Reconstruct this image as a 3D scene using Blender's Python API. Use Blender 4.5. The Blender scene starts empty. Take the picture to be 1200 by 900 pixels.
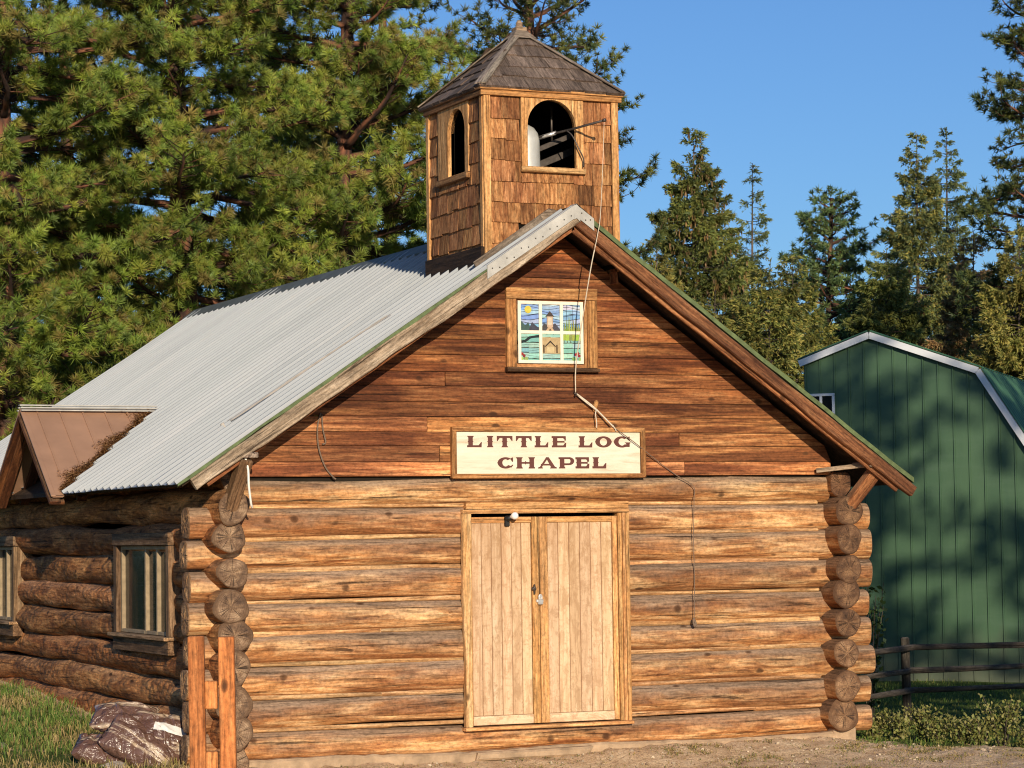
import bpy, math, random
import numpy as np
from mathutils import Vector, Matrix
random.seed(7); RNG = np.random.default_rng(11)
sc = bpy.context.scene
COL = sc.collection
def V(*a): return np.array(a, float)

# ------------------------------------------------------------------ materials
def new_mat(name):
    m = bpy.data.materials.new(name); m.use_nodes = True
    nt = m.node_tree; nt.nodes.clear()
    out = nt.nodes.new('ShaderNodeOutputMaterial'); b = nt.nodes.new('ShaderNodeBsdfPrincipled')
    nt.links.new(b.outputs[0], out.inputs[0])
    return m, nt, b, out
class NG:
    def __init__(s, nt): s.nt = nt
    def n(s, t, **kw):
        nd = s.nt.nodes.new(t)
        for k, v in kw.items(): setattr(nd, k, v)
        return nd
    def link(s, a, b): s.nt.links.new(a, b)
    def attr(s, name): return s.n('ShaderNodeAttribute', attribute_name=name)
    def mapping(s, vec, scale, loc=(0, 0, 0)):
        m = s.n('ShaderNodeMapping'); m.inputs['Scale'].default_value = scale; m.inputs['Location'].default_value = loc
        s.link(vec, m.inputs['Vector']); return m.outputs[0]
    def noise(s, vec, scale=1., detail=6., rough=.6, dist=0.):
        m = s.n('ShaderNodeTexNoise'); m.inputs['Scale'].default_value = scale; m.inputs['Detail'].default_value = detail
        m.inputs['Roughness'].default_value = rough; m.inputs['Distortion'].default_value = dist
        if vec is not None: s.link(vec, m.inputs['Vector'])
        return m.outputs['Fac']
    def voro(s, vec, scale=1., feature='F1', out='Distance'):
        m = s.n('ShaderNodeTexVoronoi', feature=feature); m.inputs['Scale'].default_value = scale
        s.link(vec, m.inputs['Vector']); return m.outputs[out]
    def ramp(s, fac, stops, interp='LINEAR'):
        r = s.n('ShaderNodeValToRGB'); r.color_ramp.interpolation = interp
        e = r.color_ramp.elements
        while len(e) < len(stops): e.new(.5)
        for i, (p, c) in enumerate(stops):
            e[i].position = p
            e[i].color = (c, c, c, 1) if isinstance(c, (int, float)) else (*c, 1)
        s.link(fac, r.inputs[0]); return r.outputs[0]
    def mix(s, fac, a, b, mode='MIX'):
        m = s.n('ShaderNodeMix', data_type='RGBA', blend_type=mode)
        for sock, v in ((m.inputs[0], fac), (m.inputs[6], a), (m.inputs[7], b)):
            if hasattr(v, 'is_linked') or isinstance(v, bpy.types.NodeSocket): s.link(v, sock)
            elif isinstance(v, (int, float)): sock.default_value = v
            else: sock.default_value = (*v, 1)
        return m.outputs[2]
    def math(s, op, a, b=0.):
        m = s.n('ShaderNodeMath', operation=op)
        for i, v in enumerate((a, b)):
            if isinstance(v, bpy.types.NodeSocket): s.link(v, m.inputs[i])
            else: m.inputs[i].default_value = v
        return m.outputs[0]
    def sepz(s, vec, k=2):
        m = s.n('ShaderNodeSeparateXYZ'); s.link(vec, m.inputs[0]); return m.outputs[k]
    def bump(s, h, bsdf, dist=.01, strength=.6):
        b = s.n('ShaderNodeBump'); b.inputs['Distance'].default_value = dist; b.inputs['Strength'].default_value = strength
        s.link(h, b.inputs['Height']); s.link(b.outputs[0], bsdf.inputs['Normal'])

def wood(name, light, mid, dark, grey, grey_amt=.5, up=(-.15, .5), grain=(.7, 20), patch=.5, bump=.006, knots=True, bark=0., rough=.8, crack=.8):
    m, nt, b, out = new_mat(name); g = NG(nt)
    gc = g.attr('gc').outputs['Vector']; tone = g.attr('tone').outputs['Color']
    n1 = g.noise(g.mapping(gc, (grain[0]*1.9, grain[1], grain[1])), 1, 10, .72, .6)
    n2 = g.noise(g.mapping(gc, (.45, 3.2, 3.2), (3, 7, 1)), 1, 5, .6, .6)
    n3 = g.noise(g.mapping(gc, (.9, 34, 34), (9, 2, 5)), 1, 6, .65, .5)
    n4 = g.noise(g.mapping(gc, (1.6, 9, 9), (5, 1, 8)), 1, 7, .7, .8)
    c = g.ramp(n1, [(.36, dark), (.48, mid), (.61, light)])
    c2 = g.ramp(n1, [(.3, tuple(x*.5 for x in dark)), (.55, dark), (.75, mid)])
    c = g.mix(g.ramp(n2, [(.5-.12*patch, 0.), (.58, min(1., patch*1.35))]), c, c2)
    # weathered grey where the surface looks up to the weather
    nz = g.sepz(g.n('ShaderNodeNewGeometry').outputs['Normal'])
    gz = g.n('ShaderNodeMapRange', interpolation_type='SMOOTHSTEP')
    gz.inputs['From Min'].default_value = up[0]; gz.inputs['From Max'].default_value = up[1]
    g.link(g.math('ADD', nz, g.math('MULTIPLY', g.math('SUBTRACT', n4, .5), 1.1)), gz.inputs['Value'])
    gfac = g.math('MULTIPLY', gz.outputs[0], grey_amt)
    gcol = g.mix(n1, tuple(x*.45 for x in grey), tuple(x*1.35 for x in grey))
    c = g.mix(gfac, c, gcol)
    if bark:
        vb = g.voro(g.mapping(gc, (7, 15, 15)), 1, 'F1')
        nb = g.noise(g.mapping(gc, (1.1, 2.2, 2.2), (2, 4, 6)), 1, 3, .6)
        bf = g.math('MULTIPLY', g.ramp(nb, [(.45, 0.), (.56, 1.)]), bark)
        bc = g.ramp(vb, [(.1, (.50, .24, .09)), (.45, (.27, .11, .04)), (.75, (.06, .024, .01))])
        c = g.mix(bf, c, bc)
    if crack:
        ck = g.ramp(n3, [(.33, 1.), (.385, 0.)])
        c = g.mix(g.math('MULTIPLY', ck, crack), c, (.03, .015, .008))
    n6 = g.noise(g.mapping(gc, (4., 62, 62), (4, 9, 2)), 1, 4, .65)
    n8 = g.noise(g.mapping(gc, (26, 42, 42), (1, 2, 7)), 1, 5, .7)
    c = g.mix(1., c, g.ramp(n8, [(.32, .62), (.5, 1.), (.68, 1.25)]), 'MULTIPLY')
    c = g.mix(1., c, g.ramp(n6, [(.34, .55), (.5, 1.), (.66, 1.22)]), 'MULTIPLY')
    n7 = g.noise(g.mapping(gc, (.9, 5, 5), (8, 3, 6)), 1, 6, .7, .5)
    c = g.mix(1., c, g.ramp(n7, [(.34, .72), (.5, 1.), (.66, 1.15)]), 'MULTIPLY')
    if knots:
        kv = g.voro(g.mapping(gc, (2.6, 4.6, 4.6), (1, 5, 3)), 1)
        kf = g.ramp(g.math('ADD', kv, g.math('MULTIPLY', g.math('SUBTRACT', n7, .5), .12)), [(.05, 1.), (.09, .75), (.13, 0.)])
        c = g.mix(g.math('MULTIPLY', kf, .85), c, (.05, .02, .008))
    c = g.mix(1., c, tone, 'MULTIPLY')
    g.link(c, b.inputs['Base Color']); b.inputs['Roughness'].default_value = rough
    b.inputs['Specular IOR Level'].default_value = .25
    h = g.math('ADD', g.math('ADD', g.math('MULTIPLY', n1, .9), g.math('MULTIPLY', n8, .35)), g.math('MULTIPLY', g.ramp(n3, [(.28, 0.), (.42, 1.)]), .7))
    if bark: h = g.math('SUBTRACT', h, g.math('MULTIPLY', g.math('MULTIPLY', vb, bf), 2.2))
    g.bump(h, b, bump, 1.)
    return m

M = {}
M['log'] = wood('log_wood', (.72, .45, .22), (.48, .22, .078), (.21, .070, .022), (.28, .195, .135), .9, (-.22, .5), (.7, 17), .55, .014)
M['logside'] = wood('bark_log_wood', (.74, .385, .15), (.50, .215, .072), (.24, .09, .03), (.42, .30, .19), .45, (.2, .9), (1.2, 12), .5, .03, True, .55)
M['chink'] = wood('chink_strip_wood', (.66, .43, .22), (.50, .27, .115), (.26, .11, .038), (.4, .28, .17), .2, (.2, .9), (.8, 26), .3, .004, False)
M['gable'] = wood('gable_board_wood', (.58, .28, .107), (.38, .14, .044), (.135, .042, .015), (.2, .11, .06), .3, (.2, .9), (.55, 22), .95, .007)
M['trim'] = wood('trim_wood', (.56, .31, .13), (.43, .205, .075), (.26, .105, .035), (.33, .23, .14), .2, (.3, .9), (.8, 26), .35, .004)
M['cedar'] = wood('cedar_trim_wood', (.68, .42, .19), (.55, .29, .11), (.36, .16, .05), (.4, .28, .17), .2, (.3, .9), (.9, 24), .25, .004)
M['rough'] = wood('door_jamb_wood', (.74, .5, .26), (.60, .35, .15), (.40, .20, .07), (.4, .3, .2), .15, (.3, .9), (.8, 20), .2, .006)
M['stile'] = wood('door_stile_wood', (.66, .38, .165), (.55, .28, .10), (.36, .15, .05), (.4, .3, .2), .1, (.3, .9), (.8, 26), .3, .004)
M['barge'] = wood('weathered_barge_wood', (.60, .51, .39), (.47, .38, .275), (.21, .145, .09), (.3, .26, .2), .3, (.1, .8), (.9, 14), .45, .02)
M['bargebrown'] = wood('brown_barge_wood', (.36, .17, .075), (.24, .098, .04), (.10, .036, .016), (.26, .2, .14), .5, (.0, .8), (.9, 20), .6, .012)
M['dark'] = wood('soffit_wood', (.10, .06, .035), (.06, .034, .02), (.03, .017, .01), (.06, .05, .04), .2, (.2, .9), (.8, 20), .4, .005, False)
M['greyboard'] = wood('grey_board_wood', (.36, .30, .23), (.24, .185, .135), (.12, .085, .06), (.28, .25, .21), .4, (.1, .8), (.9, 20), .4, .008)
M['sidewood'] = wood('side_trim_wood', (.30, .19, .11), (.20, .115, .06), (.09, .048, .024), (.2, .16, .12), .4, (.1, .8), (.9, 22), .4, .006)
M['shingle'] = wood('wall_shingle_wood', (.50, .265, .112), (.35, .155, .056), (.16, .057, .02), (.25, .17, .11), .1, (.3, .9), (2.2, 34), .5, .006, False, 0., .85, .5)
M['roofshingle'] = wood('roof_shingle_wood', (.215, .165, .13), (.145, .105, .08), (.07, .046, .034), (.2, .17, .15), .4, (-.2, .9), (1.6, 26), .5, .012, False, 0., .9, .6)
M['post'] = wood('post_wood', (.60, .245, .085), (.49, .175, .052), (.33, .105, .03), (.4, .25, .15), .1, (.3, .9), (.9, 30), .3, .003, True, 0., .75, .3)
M['fence'] = wood('fence_wood', (.15, .125, .10), (.09, .075, .058), (.04, .032, .025), (.2, .18, .15), .5, (.0, .8), (1., 16), .4, .01)

def endgrain():
    m, nt, b, out = new_mat('log_end_grain'); g = NG(nt)
    gc = g.attr('gc').outputs['Vector']; tone = g.attr('tone').outputs['Color']
    sx = g.n('ShaderNodeSeparateXYZ'); g.link(gc, sx.inputs[0])
    cx = g.n('ShaderNodeCombineXYZ'); g.link(sx.outputs[1], cx.inputs[0]); g.link(sx.outputs[2], cx.inputs[1])
    ln = g.n('ShaderNodeVectorMath', operation='LENGTH'); g.link(cx.outputs[0], ln.inputs[0])
    r = ln.outputs['Value']
    n = g.noise(gc, 18, 5, .6)
    rings = g.math('SINE', g.math('ADD', g.math('MULTIPLY', r, 330.), g.math('MULTIPLY', n, 9.)))
    base = g.ramp(g.noise(gc, 7, 7, .7), [(.34, (.07, .042, .026)), (.48, (.22, .135, .078)), (.62, (.42, .29, .18))])
    base = g.mix(g.ramp(g.noise(g.mapping(gc, (1, 6, 60)), 1, 4, .6), [(.5, 0.), (.62, .45)]), base, (.13, .085, .055))
    base = g.mix(g.math('MULTIPLY', g.math('ADD', rings, 1.), .17), base, (.09, .05, .03))
    nrm = g.n('ShaderNodeVectorMath', operation='NORMALIZE'); g.link(cx.outputs[0], nrm.inputs[0])
    dv = g.n('ShaderNodeSeparateXYZ'); g.link(nrm.outputs[0], dv.inputs[0])
    def radial(k, off, lo):
        v = g.n('ShaderNodeCombineXYZ'); g.link(g.math('MULTIPLY', dv.outputs[0], k), v.inputs[0]); g.link(g.math('MULTIPLY', dv.outputs[1], k), v.inputs[1])
        g.link(g.math('ADD', g.math('MULTIPLY', sx.outputs[0], 3.7), g.math('ADD', g.math('MULTIPLY', n, .12), off)), v.inputs[2])
        return g.ramp(g.math('ABSOLUTE', g.math('SUBTRACT', g.noise(v.outputs[0], 1., 3, .6), .5)), [(0., 1.), (lo, .6), (lo*1.8, 0.)])
    ck = g.math('MULTIPLY', radial(1.15, 0., .0055), g.ramp(r, [(.012, .0), (.04, 1.), (.11, .8), (.135, 0.)]))
    c2 = g.math('MULTIPLY', radial(1.1, 5., .016), g.ramp(r, [(.0, .9), (.05, 1.), (.085, .0)]))
    c = g.mix(ck, base, (.03, .017, .01))
    c = g.mix(g.math('MULTIPLY', c2, .32), c, (.62, .42, .24))
    c = g.mix(g.ramp(r, [(.118, 0.), (.14, .7)]), c, (.11, .06, .03))
    c = g.mix(1., c, tone, 'MULTIPLY')
    g.link(c, b.inputs['Base Color']); b.inputs['Roughness'].default_value = .9
    g.bump(g.math('SUBTRACT', g.noise(gc, 40, 5, .6), g.math('MULTIPLY', ck, .8)), b, .012, 1.)
    return m
M['end'] = endgrain()

def plain(name, col, rough=.6, metal=0., var=.15, scale=8., bump=0., spec=.4, tone=False):
    m, nt, b, out = new_mat(name); g = NG(nt)
    co = g.n('ShaderNodeTexCoord').outputs['Object']
    n = g.noise(co, scale, 6, .6)
    c = g.mix(g.ramp(n, [(.3, 0.), (.7, 1.)]), tuple(max(0, x*(1-var)) for x in col), tuple(min(1, x*(1+var)) for x in col))
    if tone: c = g.mix(1., c, g.attr('tone').outputs['Color'], 'MULTIPLY')
    g.link(c, b.inputs['Base Color']); b.inputs['Roughness'].default_value = rough; b.inputs['Metallic'].default_value = metal
    b.inputs['Specular IOR Level'].default_value = spec
    if bump: g.bump(n, b, bump, 1.)
    return m
def metalroof():
    m, nt, b, out = new_mat('galvanised_roof_metal'); g = NG(nt)
    co = g.n('ShaderNodeTexCoord').outputs['Object']
    n = g.noise(g.mapping(co, (.5, 3.5, .5)), 1, 6, .6); n2 = g.noise(co, 30, 4, .6); n3 = g.noise(g.mapping(co, (1.2, 7, 1.2)), 1, 5, .7)
    c = g.ramp(n, [(.3, (.30, .33, .355)), (.55, (.375, .405, .425)), (.7, (.42, .44, .455))])
    c = g.mix(g.ramp(n3, [(.60, 0.), (.78, .35)]), c, (.42, .37, .31))
    c = g.mix(g.ramp(n2, [(.66, 0.), (.74, .5)]), c, (.40, .35, .29))
    # each sheet weathered a little differently
    sx = g.n('ShaderNodeSeparateXYZ'); g.link(co, sx.inputs[0])
    wn = g.n('ShaderNodeTexWhiteNoise', noise_dimensions='1D'); g.link(g.math('FLOOR', g.math('MULTIPLY', sx.outputs[1], 1.1)), wn.inputs['W'])
    c = g.mix(g.math('MULTIPLY', wn.outputs['Value'], .16), c, (.45, .47, .5))
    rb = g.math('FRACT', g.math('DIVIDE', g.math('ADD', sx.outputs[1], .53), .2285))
    c = g.mix(1., c, g.ramp(g.math('ADD', rb, g.math('MULTIPLY', g.math('SUBTRACT', n2, .5), .03)), [(.0, .8), (.06, 1.05), (.13, 1.), (.165, .36), (.215, .60), (.29, .97)]), 'MULTIPLY')  # shadow line behind each rib painted into the sheet colour
    g.link(c, b.inputs['Base Color']); b.inputs['Metallic'].default_value = .0; b.inputs['Specular IOR Level'].default_value = .35
    g.link(g.ramp(n, [(.3, .5), (.7, .65)]), b.inputs['Roughness'])
    g.bump(g.math('ADD', n2, g.math('MULTIPLY', n, 2.)), b, .003, .6)
    return m
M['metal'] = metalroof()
M['brownmetal'] = plain('brown_roof_metal', (.37, .215, .135), .55, .1, .12, 3, .002)
M['rust'] = plain('rust_stain', (.40, .36, .31), .85, 0, .25, 9)
M['whitemetal'] = plain('white_flashing_metal', (.43, .42, .385), .6, .0, .2, 6, .002)
M['greenroof'] = plain('green_roll_roofing', (.10, .135, .055), .85, 0, .35, 14, .004)
M['capdark'] = plain('grey_ridge_metal', (.16, .18, .18), .5, .4, .2, 5)
M['black'] = plain('tower_inner_black', (.008, .007, .006), .95, 0, .2, 5, 0, .1)  # near-black colour makes the bell tower inside dark
M['steel'] = plain('dark_steel', (.10, .085, .075), .5, .7, .3, 20)
M['brightsteel'] = plain('bright_steel', (.75, .73, .7), .3, .7, .15, 25)
M['bellmetal'] = plain('pale_bell_metal', (.58, .585, .55), .5, .35, .15, 6)
M['bulb'] = plain('white_bulb_glass', (.85, .85, .82), .2, 0, .03, 5)
M['rope'] = plain('pale_rope', (.62, .54, .42), .85, 0, .2, 60)
M['twine'] = plain('grey_twine', (.17, .12, .085), .9, 0, .3, 60)
M['whitecord'] = plain('white_cord', (.82, .78, .7), .7, 0, .1, 60)
M['muntin'] = plain('cream_painted_wood', (.80, .73, .58), .6, 0, .08, 12, .002)
M['lead'] = plain('leading', (.03, .035, .04), .6, 0, .2, 20)
M['sash'] = plain('pale_sash_wood', (.30, .225, .135), .7, 0, .25, 14, .003)
M['curtain'] = plain('grey_curtain', (.15, .16, .14), .9, 0, .2, 9)
M['letter'] = plain('brown_letter_paint', (.105, .030, .022), .6, 0, .12, 20)
M['concrete'] = plain('pale_concrete', (.40, .28, .175), .9, 0, .35, 6, .03)
M['rock'] = plain('pale_rock', (.45, .38, .31), .9, 0, .35, 7, .03)
M['red'] = plain('dark_red_paint', (.11, .012, .018), .5, 0, .15, 9)
M['interior'] = plain('dark_interior', (.02, .016, .012), .95, 0, .3, 5, 0, .1)
M['whitetrim'] = plain('white_trim_metal', (.60, .63, .66), .5, 0, .05, 4)
M['barnroof'] = plain('green_roof_metal', (.05, .135, .075), .5, .0, .15, 2)
M['blackbulb'] = plain('black_socket', (.012, .011, .01), .5, 0, .2, 20)

def glass(name, tint=(.02, .025, .03), mixf=.55):
    m, nt, b, out = new_mat(name); g = NG(nt)
    b.inputs['Base Color'].default_value = (*tint, 1); b.inputs['Roughness'].default_value = .08
    b.inputs['Specular IOR Level'].default_value = .8
    n = g.noise(g.n('ShaderNodeTexCoord').outputs['Object'], 3., 2, .5); g.bump(n, b, .01, .3)
    tr = g.n('ShaderNodeBsdfTransparent'); mx = g.n('ShaderNodeMixShader'); mx.inputs[0].default_value = mixf
    g.link(tr.outputs[0], mx.inputs[1]); g.link(b.outputs[0], mx.inputs[2]); g.link(mx.outputs[0], out.inputs[0])
    return m
M['glass'] = glass('window_glass')
M['darkglass'] = glass('barn_window_glass', (.006, .006, .008), 1.)

def barnwall():
    m, nt, b, out = new_mat('green_siding_metal'); g = NG(nt)
    co = g.n('ShaderNodeTexCoord').outputs['Object']
    n = g.noise(g.mapping(co, (3, 3, .4)), 1, 5, .6)
    c = g.ramp(n, [(.3, (.036, .088, .045)), (.7, (.052, .112, .056))])
    zz = g.n('ShaderNodeSeparateXYZ'); g.link(co, zz.inputs[0])
    c = g.mix(g.ramp(g.math('ADD', g.math('MULTIPLY', zz.outputs[2], .5), g.math('MULTIPLY', n, .4)), [(.0, .7), (.35, 0.)]), c, (.10, .10, .07))
    c = g.mix(g.ramp(g.noise(g.mapping(co, (1, 1, 5)), 1.5, 5, .6), [(.5, 0.), (.75, .3)]), c, (.085, .145, .095))
    g.link(c, b.inputs['Base Color']); b.inputs['Roughness'].default_value = .5
    return m
M['barn'] = barnwall()

def signboard():
    m, nt, b, out = new_mat('cream_sign_paint'); g = NG(nt)
    gc = g.attr('gc').outputs['Vector']
    n = g.noise(g.mapping(gc, (1.4, 14, 14)), 1, 7, .7, .5); n2 = g.noise(gc, 5, 4, .6)
    c = g.ramp(n, [(.3, (.50, .39, .26)), (.45, (.68, .60, .46)), (.65, (.75, .69, .56))])
    c = g.mix(g.ramp(n2, [(.55, 0.), (.75, .35)]), c, (.60, .50, .38))
    g.link(c, b.inputs['Base Color']); b.inputs['Roughness'].default_value = .6; g.bump(n, b, .003, .8)
    return m
M['sign'] = signboard()

def doorboard():
    m, nt, b, out = new_mat('peeling_door_boards'); g = NG(nt)
    gc = g.attr('gc').outputs['Vector']; tone = g.attr('tone').outputs['Color']
    n = g.noise(g.mapping(gc, (1.2, 18, 18)), 1, 8, .7, .4)
    p = g.noise(g.mapping(gc, (5, 14, 14), (3, 1, 2)), 1, 8, .75, .6); p2 = g.noise(g.mapping(gc, (22, 30, 30)), 1, 4, .6)
    c = g.ramp(n, [(.28, (.40, .235, .125)), (.5, (.66, .455, .28)), (.7, (.76, .58, .39))])
    c = g.mix(g.ramp(p, [(.5, 0.), (.60, .75)]), c, (.43, .27, .15))
    c = g.mix(g.ramp(p2, [(.56, 0.), (.68, .55)]), c, (.38, .23, .13))
    p3 = g.noise(g.mapping(gc, (30, 9, 9), (2, 5, 8)), 1, 5, .7); c = g.mix(g.ramp(p3, [(.54, 0.), (.66, .5)]), c, (.42, .25, .14))
    zz = g.n('ShaderNodeSeparateXYZ'); g.link(g.n('ShaderNodeTexCoord').outputs['Object'], zz.inputs[0])
    hi = g.math('MULTIPLY', g.ramp(g.math('MULTIPLY', zz.outputs[2], .5), [(.35, 0.), (.95, .55)]), g.ramp(p, [(.35, .15), (.6, 1.)]))
    c = g.mix(hi, c, (.40, .22, .10))
    c = g.mix(1., c, tone, 'MULTIPLY')
    g.link(c, b.inputs['Base Color']); b.inputs['Roughness'].default_value = .75; b.inputs['Specular IOR Level'].default_value = .25
    g.bump(g.math('ADD', n, p), b, .004, .8)
    return m
M['doorboard'] = doorboard()

def vcol(name, rough=.7, trans=0., spec=.2, var=0.):
    m, nt, b, out = new_mat(name); g = NG(nt)
    c = g.attr('tone').outputs['Color']
    if var:
        n = g.noise(g.n('ShaderNodeTexCoord').outputs['Object'], 25, 4, .6)
        c = g.mix(1., c, g.ramp(n, [(.3, .78-var), (.7, .80+var*.4)]), 'MULTIPLY')
    g.link(c, b.inputs['Base Color']); b.inputs['Roughness'].default_value = rough; b.inputs['Specular IOR Level'].default_value = spec
    if trans:
        t = g.n('ShaderNodeBsdfTranslucent'); g.link(c, t.inputs[0])
        mx = g.n('ShaderNodeMixShader'); mx.inputs[0].default_value = trans
        g.link(b.outputs[0], mx.inputs[1]); g.link(t.outputs[0], mx.inputs[2]); g.link(mx.outputs[0], out.inputs[0])
    return m
M['leaf'] = vcol('foliage', .55, .25, .3)
M['needle'] = vcol('pine_needles', .5, .28, .35)
M['grass'] = vcol('grass_blades', .6, .25, .2)
M['litter'] = vcol('needle_litter', .9, .0, .1)
M['stained'] = vcol('stained_glass', .25, 0, .5, .18)

def barkmat(name, a, bcol, c3):
    m, nt, b, out = new_mat(name); g = NG(nt)
    gc = g.attr('gc').outputs['Vector']
    v = g.voro(g.mapping(gc, (2.2, 7, 7)), 1, 'F1'); n = g.noise(g.mapping(gc, (3, 12, 12)), 1, 6, .65)
    c = g.mix(g.ramp(v, [(.2, 0.), (.6, 1.)]), g.mix(n, a, bcol), c3)
    g.link(c, b.inputs['Base Color']); b.inputs['Roughness'].default_value = .9
    g.bump(g.math('SUBTRACT', n, v), b, .04, 1.)
    return m
M['pinebark'] = barkmat('pine_bark', (.30, .12, .06), (.17, .07, .042), (.04, .02, .015))
M['sprucebark'] = barkmat('spruce_bark', (.20, .15, .11), (.13, .09, .07), (.04, .03, .025))

def groundmat():
    m, nt, b, out = new_mat('dry_ground'); g = NG(nt)
    co = g.n('ShaderNodeTexCoord').outputs['Object']
    n = g.noise(co, .35, 5, .6); n2 = g.noise(co, 3.2, 8, .65); n3 = g.noise(co, 38, 5, .7)
    dirt = g.ramp(n2, [(.3, (.58, .40, .23)), (.5, (.84, .62, .38)), (.7, (.92, .73, .48))])
    dirt = g.mix(g.ramp(n3, [(.35, .6), (.55, 0.)]), dirt, (.25, .16, .09))
    grass = g.ramp(n3, [(.3, (.03, .05, .012)), (.55, (.09, .13, .03)), (.75, (.2, .19, .07))])
    t = g.attr('tone').outputs['Color']
    f = g.n('ShaderNodeSeparateColor'); g.link(t, f.inputs[0])
    ff = g.math('ADD', f.outputs[0], g.math('MULTIPLY', g.math('SUBTRACT', n2, .5), 1.2))
    c = g.mix(g.ramp(ff, [(.42, 0.), (.58, 1.)]), dirt, grass)
    g.link(c, b.inputs['Base Color']); b.inputs['Roughness'].default_value = .95; b.inputs['Specular IOR Level'].default_value = .1
    g.bump(g.math('ADD', g.math('MULTIPLY', n3, .5), n2), b, .04, 1.)
    return m
M['ground'] = groundmat()

def bagmat():
    m, nt, b, out = new_mat('brown_bag_plastic'); g = NG(nt)
    gc = g.attr('gc').outputs['Vector']
    n = g.noise(gc, 5, 6, .6); n2 = g.noise(g.mapping(gc, (2.2, 34, 9)), 1, 6, .75, .6)
    sx = g.n('ShaderNodeSeparateXYZ'); g.link(gc, sx.inputs[0])
    c = g.ramp(n, [(.3, (.085, .040, .028)), (.7, (.17, .095, .070))])
    # worn pale print along two bands of the sack
    band = g.ramp(g.math('FRACT', g.math('MULTIPLY', sx.outputs[1], 3.1)), [(.30, 0.), (.36, 1.), (.60, 1.), (.66, 0.)])
    pr = g.math('MULTIPLY', band, g.ramp(n2, [(.47, 0.), (.53, .85)]))
    c = g.mix(pr, c, (.52, .40, .28))
    g.link(c, b.inputs['Base Color']); b.inputs['Roughness'].default_value = .28; b.inputs['Specular IOR Level'].default_value = .7
    g.bump(g.noise(gc, 9, 3, .5, 1.6), b, .05, .8)
    return m
M['bag'] = bagmat()
M['baglabel'] = plain('pale_bag_label', (.66, .64, .6), .4, 0, .12, 30)

# ------------------------------------------------------------------ mesh building
class MB:
    def __init__(s): s.v = []; s.f = []; s.mi = []; s.gc = []; s.tn = []; s.sm = []; s.nv = 0
    def add(s, v, f, gc=None, tone=(1, 1, 1), mi=0, smooth=False):
        v = np.asarray(v, float).reshape(-1, 3); n = len(v)
        gc = v if gc is None else np.asarray(gc, float)
        t = np.asarray(tone, float)
        if t.ndim == 1: t = np.tile(t, (n, 1))
        s.v.append(v); s.gc.append(gc); s.tn.append(t)
        o = s.nv
        for q in f: s.f.append([i+o for i in q])
        s.mi += [mi]*len(f) if isinstance(mi, int) else list(mi)
        s.sm += [smooth]*len(f) if isinstance(smooth, bool) else list(smooth)
        s.nv += n
    def build(s, name, mats, parent=None, loc=None):
        return mesh_obj(name, np.concatenate(s.v), s.f, mats, np.concatenate(s.gc), np.concatenate(s.tn), s.mi, s.sm, parent)
def mesh_obj(name, v, f, mats, gc, tn, mi=None, sm=None, parent=None):
    me = bpy.data.meshes.new(name)
    me.vertices.add(len(v)); me.vertices.foreach_set('co', np.ascontiguousarray(v, np.float32).ravel())
    if isinstance(f, np.ndarray):
        k = f.shape[1]; lt = np.full(len(f), k, np.int32); idx = f.ravel().astype(np.int32)
    else:
        lt = np.array([len(q) for q in f], np.int32); idx = np.array([i for q in f for i in q], np.int32)
    me.loops.add(len(idx)); me.loops.foreach_set('vertex_index', idx)
    me.polygons.add(len(lt)); ls = np.zeros(len(lt), np.int32); ls[1:] = np.cumsum(lt)[:-1]
    me.polygons.foreach_set('loop_start', ls)
    try: me.polygons.foreach_set('loop_total', lt)
    except Exception: pass
    if mi is not None: me.polygons.foreach_set('material_index', np.array(mi, np.int32))
    me.polygons.foreach_set('use_smooth', np.array(sm, bool) if sm is not None else np.zeros(len(lt), bool))
    a = me.attributes.new('gc', 'FLOAT_VECTOR', 'POINT'); a.data.foreach_set('vector', np.ascontiguousarray(gc, np.float32).ravel())
    c = np.ones((len(v), 4), np.float32); c[:, :3] = tn
    a = me.attributes.new('tone', 'FLOAT_COLOR', 'POINT'); a.data.foreach_set('color', c.ravel())
    me.update(calc_edges=True); me.validate()
    for m in (mats if isinstance(mats, (list, tuple)) else [mats]): me.materials.append(M[m] if isinstance(m, str) else m)
    o = bpy.data.objects.new(name, me); COL.objects.link(o)
    if parent is not None: o.parent = parent; o.matrix_parent_inverse = Matrix.Translation(-parent.location) if parent.type == 'EMPTY' else Matrix.Identity(4)
    return o
def tag(o, label=None, cat=None, group=None, kind=None):
    if label: o['label'] = label
    if cat: o['category'] = cat
    if group: o['group'] = group
    if kind: o['kind'] = kind
    return o
def empty(name, label, cat, loc=(0, 0, 0), group=None):
    o = bpy.data.objects.new(name, None); COL.objects.link(o); o.location = loc; o.empty_display_size = .2
    return tag(o, label, cat, group)
def rnd(a=0., b=1.): return random.uniform(a, b)
def tone(v=.18, h=.05):
    k = 1+rnd(-v, v); return (k*(1+rnd(-h, h)), k, k*(1-rnd(-h, h)))
def unit(a): a = np.asarray(a, float); return a/np.linalg.norm(a)

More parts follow.
